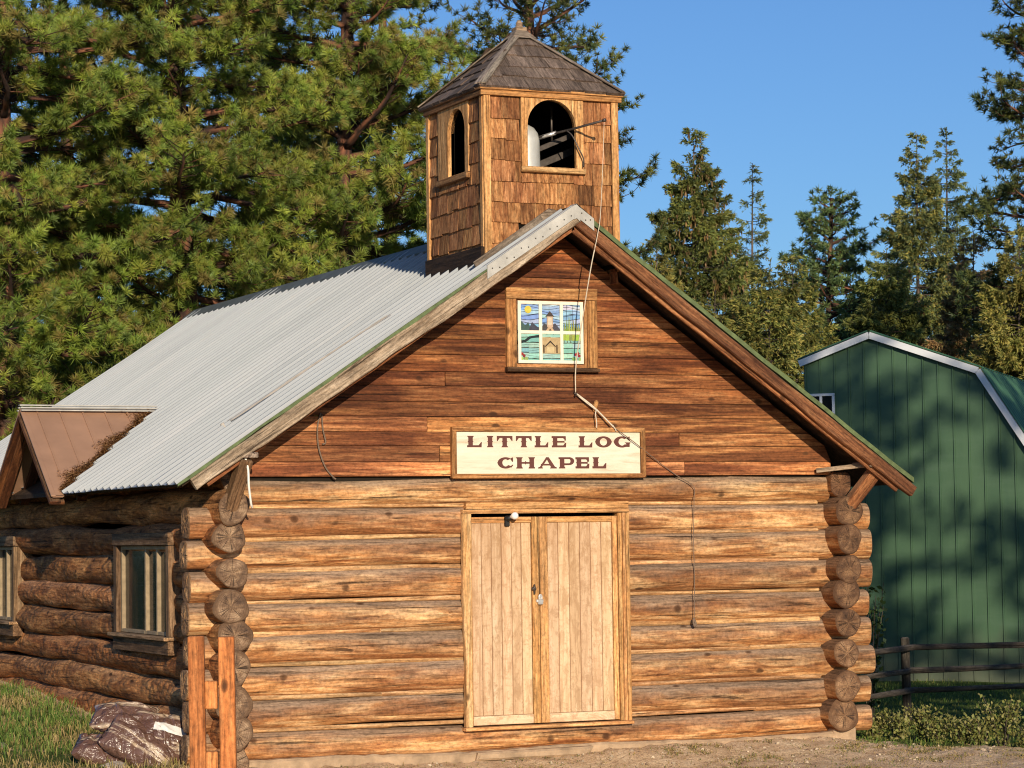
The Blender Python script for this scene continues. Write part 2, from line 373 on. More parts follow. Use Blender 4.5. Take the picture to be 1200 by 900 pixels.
# chamfered box with its own axes; x axis is the grain
def box(mb, c, size, ax=None, ch=.004, tn=None, mi=0, off=None):
    R = np.eye(3) if ax is None else np.array(ax, float)        # rows are axes
    h = np.array(size, float)/2; ch = min(ch, h.min()*.45)
    L = []; ix = {}
    for sx in (-1, 1):
        for sy in (-1, 1):
            for sz in (-1, 1):
                for a in range(3):
                    q = np.array([sx, sy, sz])*(h-ch); q[a] = (sx, sy, sz)[a]*h[a]
                    ix[sx, sy, sz, a] = len(L); L.append(q)
    F = []
    def key(vals, a): return ix[vals[0], vals[1], vals[2], a]
    for a in range(3):
        b, c2 = (a+1) % 3, (a+2) % 3
        for s in (-1, 1):
            q = []
            for (sb, s2) in ((-1, -1), (1, -1), (1, 1), (-1, 1)):
                vv = [0, 0, 0]; vv[a] = s; vv[b] = sb; vv[c2] = s2; q.append(key(vv, a))
            F.append(q if s > 0 else q[::-1])
        for sb in (-1, 1):
            for s2 in (-1, 1):
                q = []
                for s, k in ((-1, b), (1, b), (1, c2), (-1, c2)):
                    vv = [0, 0, 0]; vv[a] = s; vv[b] = sb; vv[c2] = s2; q.append(key(vv, k))
                F.append(q)
    for sx in (-1, 1):
        for sy in (-1, 1):
            for sz in (-1, 1): F.append([ix[sx, sy, sz, a] for a in range(3)])
    L = np.array(L)
    F2 = []
    for q in F:
        p = L[q]; n = np.cross(p[1]-p[0], p[2]-p[0])
        F2.append(q if np.dot(n, p.mean(0)) > 0 else q[::-1])
    off = np.array([rnd(0, 40) for _ in range(3)]) if off is None else off
    k = int(np.argmax(size)); order = [k, (k+1) % 3, (k+2) % 3]
    mb.add(L@R + np.asarray(c, float), F2, L[:, order]+off, tone() if tn is None else tn, mi)

def beam(mb, p0, p1, w, d, up=(0, 0, 1), ch=.004, tn=None, mi=0):
    p0 = np.asarray(p0, float); p1 = np.asarray(p1, float); x = unit(p1-p0)
    y = np.cross(np.asarray(up, float), x); y = unit(y); z = np.cross(x, y)
    box(mb, (p0+p1)/2, (np.linalg.norm(p1-p0), w, d), (x, y, z), ch, tn, mi)

# a plank whose two long edges wander (live edge); front faces -Y, built between two end points of the top edge
def waney(mb, p0, p1, wid, thick, amp=.012, n=40, tn=None, down=(0, 0, -1), seed=0, endcut=0., wid1=None):
    p0 = np.asarray(p0, float); p1 = np.asarray(p1, float); r = np.random.default_rng(seed)
    t = np.linspace(0, 1, n); Ln = np.linalg.norm(p1-p0); x = (p1-p0)/Ln
    dn = np.asarray(down, float); dn = unit(dn-x*np.dot(dn, x))
    ph = r.uniform(0, 6, 8)
    def wob(k): return sum(np.sin(t*Ln*f+ph[(i+k) % 8])*a for i, (f, a) in enumerate(((1.1, .5), (2.7, .4), (6.3, .25), (15, .12))))
    ww = np.linspace(wid, wid if wid1 is None else wid1, n)
    top = p0+np.outer(t, p1-p0)+np.outer(wob(0)*amp*.5, dn)
    bot = p0+np.outer(t, p1-p0)+np.outer(ww+wob(3)*amp, dn)+np.outer(np.where(t < .5, 1-t, -t)*0, x)
    if endcut: bot = bot+np.outer(endcut*(1-2*t), x)
    nrm = np.cross(x, dn)
    if nrm[1] > 0: nrm = -nrm
    rows = []
    c = .008
    for e, (a, b) in enumerate(((top+dn*c, 1), (bot-dn*c, 1), (bot, .6), (bot, -1), (top, -1), (top, .6))):
        rows.append(a+nrm*thick/2*b)
    K = len(rows); v = np.concatenate(rows); F = []
    for k in range(K):
        k2 = (k+1) % K
        for i in range(n-1): F.append([k*n+i, k*n+i+1, k2*n+i+1, k2*n+i])
    F.append([k*n for k in range(K)]); F.append([k*n+n-1 for k in range(K)][::-1])
    gl = np.stack([(v-p0)@x, (v-p0)@dn, (v-p0)@nrm], 1)+r.uniform(0, 40, 3)
    # orientation: fix by testing the front strip
    q = F[0]; nn = np.cross(v[q[1]]-v[q[0]], v[q[2]]-v[q[0]])
    if np.dot(nn, nrm) < 0: F = [f[::-1] for f in F]
    mb.add(v, F, gl, tone(.08) if tn is None else tn, 0)

def log(name, parent, p0, p1, r, mats=('log', 'end'), sq=(1., 1.), expo=2., amp=.012, bend=.01, seed=0, tn=None, endt=None, nseg=26, taper=0., coneend=0.):
    rg = np.random.default_rng(seed)
    p0 = np.asarray(p0, float); p1 = np.asarray(p1, float); Ln = np.linalg.norm(p1-p0); x = (p1-p0)/Ln
    z = V(0, 0, 1); y = np.cross(z, x); n = max(6, int(Ln/.10)+1)
    t = np.linspace(0, 1, n); s = t*Ln; th = np.linspace(0, 2*np.pi, nseg, endpoint=False)
    ph = rg.uniform(0, 6.3, 24)
    cy = bend*(np.sin(s*.9+ph[0])+.5*np.sin(s*2.3+ph[1])); cz = bend*(np.sin(s*.8+ph[2])+.5*np.sin(s*2.1+ph[3]))
    S, T = np.meshgrid(s, th, indexing='ij')
    R = r*(1+taper*(S/Ln-.5))+amp*(.5*np.sin(S*1.3+ph[4])+.35*np.sin(2*T+S*.7+ph[5])+.35*np.sin(3*T-S*1.9+ph[6])+.25*np.sin(5*T+S*3.1+ph[7])+.2*np.sin(S*5.2+2*T+ph[8]))
    for k in range(int(Ln*1.3)):                                   # knots swell the surface
        s0 = rg.uniform(0, Ln); t0 = rg.uniform(0, 6.28); dth = np.abs((T-t0+np.pi) % (2*np.pi)-np.pi)
        R = R+rg.uniform(.004, .014)*np.exp(-((S-s0)/.05)**2-(dth/.28)**2)
    ct, st = np.cos(T), np.sin(T)
    e = 2./expo
    ry = np.sign(ct)*np.abs(ct)**e*sq[0]*R+cy[:, None]; rz = np.sign(st)*np.abs(st)**e*sq[1]*R+cz[:, None]
    v = p0+S[..., None]*x+ry[..., None]*y+rz[..., None]*z
    off = rg.uniform(0, 60, 3)
    gc = np.stack([S, ct*R, st*R], -1)+off
    mb = MB(); tnv = tone(.16, .04) if tn is None else tn
    F = []
    for i in range(n-1):
        for j in range(nseg):
            j2 = (j+1) % nseg; F.append([i*nseg+j, i*nseg+j2, (i+1)*nseg+j2, (i+1)*nseg+j])
    nn = np.cross(v[0, 1]-v[0, 0], v[1, 0]-v[0, 0]); flip = np.dot(nn, v[0, 0]-(p0)) < 0
    if flip: F = [f[::-1] for f in F]
    mb.add(v.reshape(-1, 3), F, gc.reshape(-1, 3), tnv, 0, True)
    for end in (0, -1):
        sgn = -1 if end == 0 else 1
        ring = v[end]; ctr = ring.mean(0); rings = [ring]; gcs = []
        base = ring-ctr
        rr = [1., .93, .6, .25]; dd = [0, .010, .012+coneend*.5, .010+coneend]
        L = [ctr+base*k+x*sgn*d+0*base for k, d in zip(rr, dd)]
        L[2] = L[2]+x*sgn*rg.normal(0, .004, (nseg, 1)); L[3] = L[3]+x*sgn*rg.normal(0, .004, (nseg, 1))
        vv = np.concatenate(L+[ (ctr+x*sgn*(.008+coneend))[None] ])
        loc = np.concatenate([np.stack([np.full(nseg, off[0]), base@y*k, base@z*k], 1) for k in rr]+[np.array([[off[0], 0, 0]])])
        F = []
        for q in range(3):
            for j in range(nseg):
                j2 = (j+1) % nseg; F.append([q*nseg+j, q*nseg+j2, (q+1)*nseg+j2, (q+1)*nseg+j])
        for j in range(nseg): F.append([3*nseg+j, 3*nseg+(j+1) % nseg, 4*nseg])
        q = F[0]; nn = np.cross(vv[q[1]]-vv[q[0]], vv[q[2]]-vv[q[0]])
        tst = np.cross(vv[F[-1][1]]-vv[F[-1][0]], vv[F[-1][2]]-vv[F[-1][0]])
        if np.dot(tst, x*sgn) < 0: F = [f[::-1] for f in F]
        mb.add(vv, F, loc, tone(.2) if endt is None else endt, 1, False)
    return mb.build(name, list(mats), parent)

def tube(mb, pts, r, n=8, tn=(1, 1, 1), mi=0, r1=None):
    P = np.asarray(pts, float); K = len(P); off = RNG.uniform(0, 30, 3)
    rr = np.linspace(r, r if r1 is None else r1, K)
    T = np.gradient(P, axis=0); T /= np.linalg.norm(T, axis=1)[:, None]+1e-9
    ref = V(0, 0, 1) if abs(T[0][2]) < .9 else V(1, 0, 0)
    vs = []; gcs = []; L = 0
    for i in range(K):
        a = ref-T[i]*np.dot(ref, T[i]); a = unit(a); b = np.cross(T[i], a); ref = a
        if i: L += np.linalg.norm(P[i]-P[i-1])
        th = np.linspace(0, 2*np.pi, n, endpoint=False)
        vs.append(P[i]+rr[i]*(np.outer(np.cos(th), a)+np.outer(np.sin(th), b)))
        gcs.append(np.stack([np.full(n, L), np.cos(th)*rr[i], np.sin(th)*rr[i]], 1)+off)
    F = []
    for i in range(K-1):
        for j in range(n): F.append([i*n+j, i*n+(j+1) % n, (i+1)*n+(j+1) % n, (i+1)*n+j])
    F.append(list(range(n))[::-1]); F.append([(K-1)*n+j for j in range(n)])
    mb.add(np.concatenate(vs), F, np.concatenate(gcs), tn, mi, [True]*(len(F)-2)+[False]*2)
def lathe(mb, prof, c, axis=(0, 0, 1), n=24, tn=(1, 1, 1), mi=0):
    ax = unit(axis); a = unit(np.cross(ax, V(1, .1, 0) if abs(ax[0]) < .9 else V(0, 1, 0))); b = np.cross(ax, a)
    th = np.linspace(0, 2*np.pi, n, endpoint=False); vs = []
    for (r, h) in prof: vs.append(np.asarray(c, float)+ax*h+r*(np.outer(np.cos(th), a)+np.outer(np.sin(th), b)))
    F = []; K = len(prof)
    for i in range(K-1):
        for j in range(n): F.append([i*n+j, i*n+(j+1) % n, (i+1)*n+(j+1) % n, (i+1)*n+j])
    mb.add(np.concatenate(vs), F, None, tn, mi, True)
def spline(pts, n=24):
    P = np.asarray(pts, float); K = len(P); out = []
    Q = np.vstack([2*P[0]-P[1], P, 2*P[-1]-P[-2]])
    per = max(2, n//(K-1))
    for i in range(K-1):
        p0, p1, p2, p3 = Q[i:i+4]
        for t in np.linspace(0, 1, per, endpoint=False):
            out.append(.5*((2*p1)+(-p0+p2)*t+(2*p0-5*p1+4*p2-p3)*t*t+(-p0+3*p1-3*p2+p3)*t**3))
    out.append(P[-1]); return np.array(out)

# ------------------------------------------------------------------ the chapel
chapel = empty('log_chapel', 'brown log chapel with grey metal roof, shingled bell tower and double plank doors', 'chapel', (.25, 5., -.25))
XL, XR, YB = -3.04, 3.40, 11.2
zl = lambda x: 4.88-.662*(.30-x)
zr = lambda x: 4.86-.70*(x-.30)
def prism(mb, poly, y0, y1, tn=None, mi=0, gco=None, c=0.):
    """polygon in x,z extruded from y0 (front) to y1"""
    n = len(poly); P = np.array(poly, float)
    a = 0.
    for i in range(n): a += P[i, 0]*P[(i+1) % n, 1]-P[(i+1) % n, 0]*P[i, 1]
    if a < 0: P = P[::-1]
    ctr = P.mean(0); d = P-ctr; Pi = ctr+d*np.maximum(.5, 1-c/np.maximum(np.abs(d), 1e-3)) if c else P
    layers = [(Pi, y0), (P, y0+c), (P, y1)] if c else [(P, y0), (P, y1)]
    v = np.concatenate([np.stack([q[:, 0], np.full(n, y), q[:, 1]], 1) for q, y in layers])
    F = [list(range(n)), list(range(n*(len(layers)-1), n*len(layers)))[::-1]]
    for k in range(len(layers)-1):
        for i in range(n):
            j = (i+1) % n; F.append([k*n+i, (k+1)*n+i, (k+1)*n+j, k*n+j])
    off = RNG.uniform(0, 40, 3) if gco is None else gco
    mb.add(v, F, v[:, [0, 2, 1]]+off, tone() if tn is None else tn, mi)
def vprism(mb, poly, y0, y1, **k):      # grain upright
    n0 = len(mb.gc); prism(mb, poly, y0, y1, **k); mb.gc[-1] = mb.gc[-1][:, [1, 0, 2]]

# front wall logs: eight courses, split by the doorway
DX0, DX1 = -.66, 1.03
zc = [-.115]+[-.095+.289*k for k in range(1, 8)]
for k, z in enumerate(zc):
    r = .142 if k else .128
    lx = -3.36+rnd(-.04, .03); rx = 3.80+rnd(-.03, .03)
    def tn_front(k):
        q = rnd(-.2, .16); g = .93+.02*(8-k)
        return ((g+q)*(1.0), (g+q)*(.98+.02*(8-k)*.3), (g+q)*(.95+.06*(8-k)*.2))
    kw = dict(sq=(.86, 1.01), expo=3.0, amp=.010, bend=.008)
    if k == 0:
        log('log', chapel, (lx, .12, z), (rx, .12, z), r, seed=100, tn=(1.08, 1.05, 1.0), endt=(.8, .75, .7), **kw)
    else:
        log('log', chapel, (lx, .12, z+rnd(-.008, .008)), (DX0, .12, z+rnd(-.008, .008)), r+rnd(-.008, .004), seed=100+k, tn=tn_front(k), endt=(1.15, 1.0, .8), **kw)
        log('log', chapel, (DX1, .12, z+rnd(-.008, .008)), (rx, .12, z+rnd(-.008, .008)), r+rnd(-.008, .004), seed=130+k, tn=tuple(c*1.08 for c in tn_front(k)), endt=(1.15, 1.0, .8), **kw)
log('log', chapel, (-2.95, .12, 2.205), (3.335, .12, 2.205), .14, seed=150, sq=(.88, 1.), expo=2.6, amp=.008, bend=.006, tn=(1.0, 1.02, 1.0))
for k in range(1, 9):
    z = .05+.289*(k-1)
    for (a, b) in ((-2.95, DX0), (DX1, 3.2)):
        n = 1 if rnd() < .6 else 2; cut = a+(b-a)*rnd(.35, .7)
        for (u, w) in (((a, b),) if n == 1 else ((a, cut-.004), (cut+.004, b))):
            log('chinking_strip', chapel, (u, .052, z+rnd(-.014, .014)), (w, .052, z+rnd(-.014, .014)), .027, ('chink', 'chink'), sq=(1., rnd(.75, 1.15)), amp=.004, bend=.004, seed=200+k*7+int(a*3)+int(u*9), nseg=10, tn=tone(.15))
# side wall logs; the left wall is broken by two windows
WIN = [(1.05, 2.9), (7.22, 9.1)]
zleft = [-.22, .05, .33, .62, .91, 1.19, 1.48, 1.78, 2.08]
for k, z in enumerate(zleft):
    segs = [(-.26+rnd(-.04, .04), YB)]
    if z in (.91, 1.19, 1.48): segs = [(segs[0][0], WIN[0][0]), (WIN[0][1], WIN[1][0]), (WIN[1][1], YB)]
    for q, (a, b) in enumerate(segs):
        if len(segs) == 1:
            c = rnd(3.2, 6.)
            # bark-on butt log meets a peeled one
            log('log', chapel, (XL, a, z), (XL, b, z+.01), .152, ('logside', 'end'), amp=.022, bend=.014, seed=300+k*5+q, tn=(1.15, 1.0, .9) if k % 2 else (1.25, 1.2, 1.15), endt=(.95, .92, .9))
        else:
            log('log', chapel, (XL+rnd(-.01, .01), a, z), (XL+rnd(-.01, .01), b, z), .15, ('logside', 'end'), amp=.022, bend=.012, seed=300+k*5+q, tn=(lambda q: (q, q*rnd(.93, 1.), q*rnd(.85, 1.)))(rnd(.85, 1.3)), endt=(.95, .92, .9))
log('log', chapel, (-2.93, .02, 2.34), (-2.93, YB, 2.34), .13, ('logside', 'end'), amp=.015, seed=390, tn=(.9, .85, .8))
zright = [-.05, .24, .55, .86, 1.15, 1.41, 1.70, 1.98]
for k, z in enumerate(zright):
    log('log', chapel, (XR-.05+.0125*k, -.19+rnd(-.03, .03), z), (XR, YB, z), .148+rnd(-.006, .008)+(.014 if k == 0 else 0), ('log', 'end'), amp=.014, seed=400+k, endt=(.62, .5, .40) if k > 2 else (.95, .82, .70), tn=(.75, .65, .55), coneend=.012)
log('log', chapel, (3.41, -.07, 2.25), (3.41, YB, 2.255), .125, ('log', 'end'), expo=3., amp=.01, seed=420, endt=(.62, .45, .34), tn=(.7, .6, .5))
for z in np.arange(-.1, 2.3, .289): log('log', chapel, (-3.2, YB-.1, z), (3.5, YB-.1, z), .148, seed=int(440+z*10), nseg=14)

# gable boards
mb = MB(); z = 2.345; k = 0
hs = [.135, .15, .13, .145, .14, .15, .135, .16, .15, .14, .155, .15, .16, .14, .15, .14, .15, .14]
while z < 4.68 and k < len(hs):
    h = hs[k]; z1 = min(z+h, 4.71)
    def lim(zz): return max(-2.97, .30-(4.88-.15-zz)/.662), min(3.34, .30+(4.86-.15-zz)/.70)
    (a0, b0), (a1, b1) = lim(z), lim(z1-.004)
    if k < 1: a0 = a1 = -2.95
    cuts = sorted([a0+(b0-a0)*rnd(.2, .8) for _ in range(1 if rnd() < .62 else 0)]) if b0-a0 > 2 else []
    xs = [None]+cuts+[None]
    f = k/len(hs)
    for i in range(len(xs)-1):
        l0, l1 = (a0, a1) if xs[i] is None else (xs[i]+.002, xs[i]+.002)
        r0, r1 = (b0, b1) if xs[i+1] is None else (xs[i+1]-.002, xs[i+1]-.002)
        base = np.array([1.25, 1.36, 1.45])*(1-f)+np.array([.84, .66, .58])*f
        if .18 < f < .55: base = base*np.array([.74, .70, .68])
        y0 = -.022+rnd(-.005, .005)
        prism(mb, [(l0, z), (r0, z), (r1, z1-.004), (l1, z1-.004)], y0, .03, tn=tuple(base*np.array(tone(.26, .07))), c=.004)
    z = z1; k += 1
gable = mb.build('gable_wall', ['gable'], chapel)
mb = MB(); prism(mb, [(-2.9, 2.3), (3.3, 2.3), (.30, 4.70)], .035, .06); mb.build('gable_backing', ['interior'], chapel)
mb = MB(); prism(mb, [(-2.9, 2.3), (3.3, 2.3), (.30, 4.70)], YB-.1, YB); mb.build('gable_backing', ['interior'], chapel)

# doors
mb = MB()
for (x0, x1) in ((.935, .972), (.972+.003, 1.005), (1.008, 1.047)):
    vprism(mb, [(x0, -.012), (x1, -.012), (x1, 1.985), (x0, 1.985)], -.052-.006*(x1 > 1.01)+.012*(x1 < .98), .08, c=.005)
prism(mb, [(-.70, 1.988), (1.05, 1.988), (1.05, 2.028), (-.70, 2.028)], -.056, .08, c=.005)
prism(mb, [(-.66, 2.031), (1.05, 2.031), (1.05, 2.095), (-.66, 2.095)], -.042, .08, c=.004)
prism(mb, [(-.70, -.045), (1.06, -.045), (1.06, -.014), (-.70, -.014)], -.075, .08, c=.005)
frame = mb.build('door_frame', ['cedar'], chapel)
mb = MB(); waney(mb, (-.617, -.03, 1.985), (-.617, -.03, -.01), .078, .06, .011, 60, seed=5, down=(-1, 0, 0), tn=(1.05, 1.05, 1.05)); mb.build('door_jamb', ['rough'], frame)
def leaf(x0, x1, seed, stile_l, stile_r):
    random.seed(seed); mb = MB()
    z0, z1 = .0, 1.955; tr, brl = .055, .085
    for (a, b, mi) in ((x0, x0+stile_l, 1), (x1-stile_r, x1, 1)):
        vprism(mb, [(a, z0), (b, z0), (b, z1), (a, z1)], -.022, .03, c=.004, mi=mi)
    for (a, b, mi) in ((z0, z0+brl, 0), (z1-tr, z1, 1)):
        prism(mb, [(x0+stile_l+.001, a), (x1-stile_r-.001, a), (x1-stile_r-.001, b), (x0+stile_l+.001, b)], -.017, .03, c=.004, mi=mi, tn=(1.1, 1.12, 1.15) if a < .5 else None)
    n = 6; a0 = x0+stile_l+.002; w = (x1-stile_r-.002-a0)/n
    for i in range(n):
        p = a0+i*w; s = rnd(.9, 1.06)
        vprism(mb, [(p+.0025, z0+brl+.002), (p+w-.0025, z0+brl+.002), (p+w-.0025, z1-tr-.002), (p+.0025, z1-tr-.002)], -.008+rnd(-.001, .001), .0, c=.005, tn=(s, s*rnd(.97, 1.02), s*rnd(.95, 1.02)))
        prism(mb, [(p-.004, z0+brl), (p+.004, z0+brl), (p+.004, z1-tr), (p-.004, z1-tr)], -.001, .01, tn=(.35, .25, .2))
    return mb.build('door', ['doorboard', 'stile'], chapel)
d1 = leaf(-.612, .098, 21, .012, .075)
d2 = leaf(.104, .93, 22, .085, .05)
mb = MB()
box(mb, (.095, -.03, 1.155), (.075, .012, .028), ch=.003); box(mb, (.095, -.042, 1.185), (.02, .02, .05), ch=.004)
tube(mb, spline([(.08, -.045, 1.165), (.08, -.045, 1.20), (.095, -.045, 1.215), (.11, -.045, 1.20), (.11, -.045, 1.165)], 16), .006)
box(mb, (.095, -.045, 1.145), (.052, .026, .05), ch=.006); mb.build('padlock', ['brightsteel'], d1)
mb = MB(); lathe(mb, [(0, .03), (.012, .03), (.022, .018), (.022, .0), (.0, .0)], (.035, -.022, 1.27), (0, -1, 0)); tube(mb, spline([(.035, -.04, 1.31), (.03, -.06, 1.28), (.035, -.04, 1.22)], 12), .008); mb.build('door_pull', ['steel'], d1)

# gable window with stained glass
gx0, gx1, gz0, gz1 = -.224, .738, 3.349, 4.145
mb = MB()
prism(mb, [(gx0, 4.035), (gx1, 4.035), (gx1+.005, gz1), (gx0, gz1-.005)], -.062, -.012, c=.005)
vprism(mb, [(gx0, gz0+.03), (gx0+.105, gz0+.03), (gx0+.105, 4.032), (gx0, 4.032)], -.058, -.012, c=.005)
vprism(mb, [(gx1-.105, gz0+.03), (gx1, gz0+.03), (gx1, 4.032), (gx1-.105, 4.032)], -.058, -.012, c=.005)
vprism(mb, [(gx1-.138, gz0+.03), (gx1-.108, gz0+.03), (gx1-.108, 4.032), (gx1-.138, 4.032)], -.05, -.012, c=.004)
prism(mb, [(gx0+.107, gz0+.03), (gx1-.14, gz0+.03), (gx1-.14, gz0+.062), (gx0+.107, gz0+.062)], -.05, -.012, c=.004)
gwin = mb.build('gable_window', ['trim'], chapel)
mb = MB(); prism(mb, [(gx0-.01, gz0-.015), (gx1+.005, gz0-.01), (gx1+.005, gz0+.024), (gx0-.01, gz0+.028)], -.095, -.012, c=.006, tn=(.55, .5, .48)); mb.build('sill', ['sidewood'], gwin)
px0, px1, pz0, pz1 = -.10, .592, 3.418, 4.018
mb = MB(); w = .016
for x in (px0+w, px0+(px1-px0)*.345, px0+(px1-px0)*.665, px1-w): vprism(mb, [(x-w, pz0), (x+w, pz0), (x+w, pz1), (x-w, pz1)], -.047, -.03, c=.003)
for z in (pz0+w, (pz0+pz1)/2, pz1-w): prism(mb, [(px0, z-w), (px1, z-w), (px1, z+w), (px0, z+w)], -.0455, -.03, c=.003)
mb.build('muntin', ['muntin'], gwin)
# picture glass: every piece of coloured glass is a small flat polygon, each a little in front of the last
mb = MB(); yy = [-.0285]
GW, GH = px1-px0, pz1-pz0
def gl(pts, col, vary=0.06):
    yy[0] -= .00012
    P = [(px0+u*GW, pz0+v*GH) for u, v in pts]
    prism(mb, P, yy[0], -.024, tn=tuple(c*(1+rnd(-vary, vary)) for c in col))
def circ(cx, cy, r, n=14): return [(cx+r*math.cos(6.2832*i/n), cy+r*1.15*math.sin(6.2832*i/n)) for i in range(n)]
for j in range(7):                                             # sky in wavy bands
    v0 = .5+.5*j/7; cols = [(.62, .74, .86), (.30, .50, .85), (.42, .62, .88), (.24, .44, .82), (.50, .68, .88), (.28, .48, .82), (.40, .60, .88)]
    for i in range(6):
        u0, u1 = i/6, (i+1)/6; w0 = .02*math.sin(i*1.9+j); w1 = .02*math.sin((i+1)*1.9+j)
        gl([(u0, v0+w0 if j else .48), (u1, v0+w1 if j else .48), (u1, min(1, v0+w1+.075)), (u0, min(1, v0+w0+.075))], cols[(j+i//2) % 7], .12)
for i in range(6):                                             # meadow and water
    for j in range(6):
        u0, u1 = i/6, (i+1)/6; v0 = j/12
        c = [(.30, .62, .52), (.38, .70, .60), (.26, .58, .55), (.45, .74, .66)][(i*2+j*3) % 4]
        gl([(u0, v0), (u1, v0+.01), (u1, v0+.08), (u0, v0+.075)], c, .1)
gl(circ(.16, .86, .052), (.85, .68, .10))
for q in ([(0, .52), (.05, .68), (.12, .60), (.16, .66), (.2, .53)], [(.16, .52), (.22, .66), (.28, .6), (.345, .56), (.345, .52)], [(.34, .52), (.40, .64), (.46, .62), (.44, .52)], [(.53, .62), (.57, .65), (.66, .53), (.53, .52)]):
    gl(q, (.10, .11, .125), .3)
gl([(0, .30), (.12, .34), (.2, .40), (.33, .42), (.33, .46), (.17, .43), (.1, .37), (0, .36)], (.03, .04, .045))
for i in range(8): gl([(.70+i*.035, .52), (.715+i*.035, .66+.05*(i % 3)), (.735+i*.035, .52)], (.34, .48, .10), .3)
for i in range(6): gl([(.68+i*.05, .37), (.68+i*.05, .46), (.735+i*.05, .48), (.735+i*.05, .38)], (.34, .50, .11), .3)
for i in range(6): gl([(.70+i*.05, .33), (.70+i*.05, .37), (.708+i*.05, .37), (.708+i*.05, .33)], (.12, .10, .05))
gl([(.36, .16), (.36, .42), (.64, .42), (.64, .16)], (.60, .43, .24)); gl([(.40, .48), (.49, .63), (.58, .48)], (.62, .46, .27))
gl([(.445, .58), (.445, .76), (.535, .76), (.535, .58)], (.66, .52, .34)); gl([(.425, .755), (.49, .84), (.555, .755)], (.09, .07, .06))
gl([(.46, .62), (.46, .74), (.52, .74), (.52, .62)], (.8, .72, .55))
gl([(.40, .27), (.49, .37), (.58, .27), (.56, .27), (.49, .34), (.42, .27)], (.06, .04, .03)); gl([(.43, .47), (.49, .56), (.55, .47), (.535, .47), (.49, .53), (.445, .47)], (.06, .04, .03))
gl([(.435, .17), (.435, .27), (.545, .27), (.545, .17)], (.74, .58, .32)); gl([(.38, .17), (.38, .3), (.4, .3), (.4, .17)], (.08, .05, .03)); gl([(.58, .17), (.58, .3), (.60, .3), (.60, .17)], (.08, .05, .03))
for (cx, cy) in ((.06, .15), (.09, .12), (.88, .15), (.93, .13), (.91, .17)): gl(circ(cx, cy, .022, 8), (.38, .05, .05), .2)
for (cx, cy) in ((.12, .07), (.05, .07), (.85, .08), (.95, .07)): gl(circ(cx, cy, .03, 8), (.36, .52, .16), .2)
mb.build('stained_glass', ['stained'], gwin)
mb = MB()
for j in range(8):                                             # lead lines
    v = .54+j*.058; yl = -.0355
    tube(mb, [(px0+u*GW, yl, pz0+min(.99, v+.02*math.sin(u*11+j))*GH) for u in np.linspace(0, 1, 24)], .0016, 4)
for j in range(5):
    v = .06+j*.075; tube(mb, [(px0+u*GW, -.0355, pz0+(v+.02*math.sin(u*9+j*2))*GH) for u in np.linspace(0, 1, 24)], .0013, 4)
for u in (.75, .84): tube(mb, [(px0+u*GW, -.0355, pz0+.02), (px0+u*GW, -.0355, pz1-.02)], .0013, 4)
mb.build('leading', ['lead'], gwin)

# left wall windows
def side_window(y0, y1):
    z0, z1 = .87, 1.73; xs = -3.245; mb = MB()
    def b(ya, yb, za, zb, xo, t, m=0, tn=None): box(mb, (xs-xo+t/2, (ya+yb)/2, (za+zb)/2), (t, yb-ya, zb-za), ch=.005, mi=m, tn=tn)
    b(y0-.03, y0+.07, z0, z1, .0, .22); b(y1-.07, y1+.03, z0, z1, .0, .22); b(y0-.05, y1+.05, z1+.002, z1+.12, .012, .2)
    w = mb.build('window', ['sidewood'], chapel)
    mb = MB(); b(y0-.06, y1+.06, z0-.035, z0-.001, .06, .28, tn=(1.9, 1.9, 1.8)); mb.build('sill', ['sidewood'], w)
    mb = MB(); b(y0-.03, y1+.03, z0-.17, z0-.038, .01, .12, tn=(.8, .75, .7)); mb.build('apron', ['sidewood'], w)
    mb = MB(); e = .075; xo = -.045
    for ya in (y0+e, y0+e+.42, y0+e+.46+.35, y1-e-.045): b(ya, ya+.045, z0+.003, z1-.003, xo, .05)
    for ya, yb in ((y0+e+.047, y0+e+.418), (y0+e+.467, y0+e+.808), (y0+e+.857, y1-e-.047)):
        b(ya, yb, z0+.003, z0+.04, xo, .045); b(ya, yb, z1-.04, z1-.003, xo, .045)
    mb.build('sash', ['sash'], w)
    mb = MB(); box(mb, (xs+.085, (y0+y1)/2, (z0+z1)/2), (.006, y1-y0-.2, z1-z0-.05), ch=.001); mb.build('pane', ['glass'], w)
    mb = MB(); n = 60; ys = np.linspace(y0+.1, y0+.75, n); v = []
    for zz in (z0, z1): v += [(xs+.19+.018*math.sin(i*.9)+.008*math.sin(i*2.3), ys[i], zz) for i in range(n)]
    mb.add(v, [[i, i+1, n+i+1, n+i] for i in range(n-1)], smooth=True); mb.build('curtain', ['curtain'], w)
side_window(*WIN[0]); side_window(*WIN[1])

# foundation
mb = MB(); n = 70; xs = np.linspace(-3.0, 3.42, n); rg = np.random.default_rng(4)
top = -.225+.012*np.sin(xs*2.1)+rg.normal(0, .004, n); yo = -.06+.02*np.sin(xs*3.1)+rg.normal(0, .006, n)
rows = [np.stack([xs, yo*0+.1, top], 1), np.stack([xs, yo+.02, top+.0], 1), np.stack([xs, yo, top-.02], 1), np.stack([xs, yo-.01, np.full(n, -.6)], 1)]
mb.add(np.concatenate(rows), [[k*n+i, (k+1)*n+i, (k+1)*n+i+1, k*n+i+1] for k in range(3) for i in range(n-1)], smooth=False)
box(mb, (XL, 5.6, -.3), (.22, 11, .55), ch=.01); box(mb, (XR, 5.6, -.38), (.26, 11.4, .4), ch=.015)
prism(mb, [(-.62, -.32), (.55, -.32), (.6, -.235), (-.6, -.245)], -.13, .0, c=.02, tn=(1, 1, 1))
mb.build('foundation', ['concrete'], chapel)

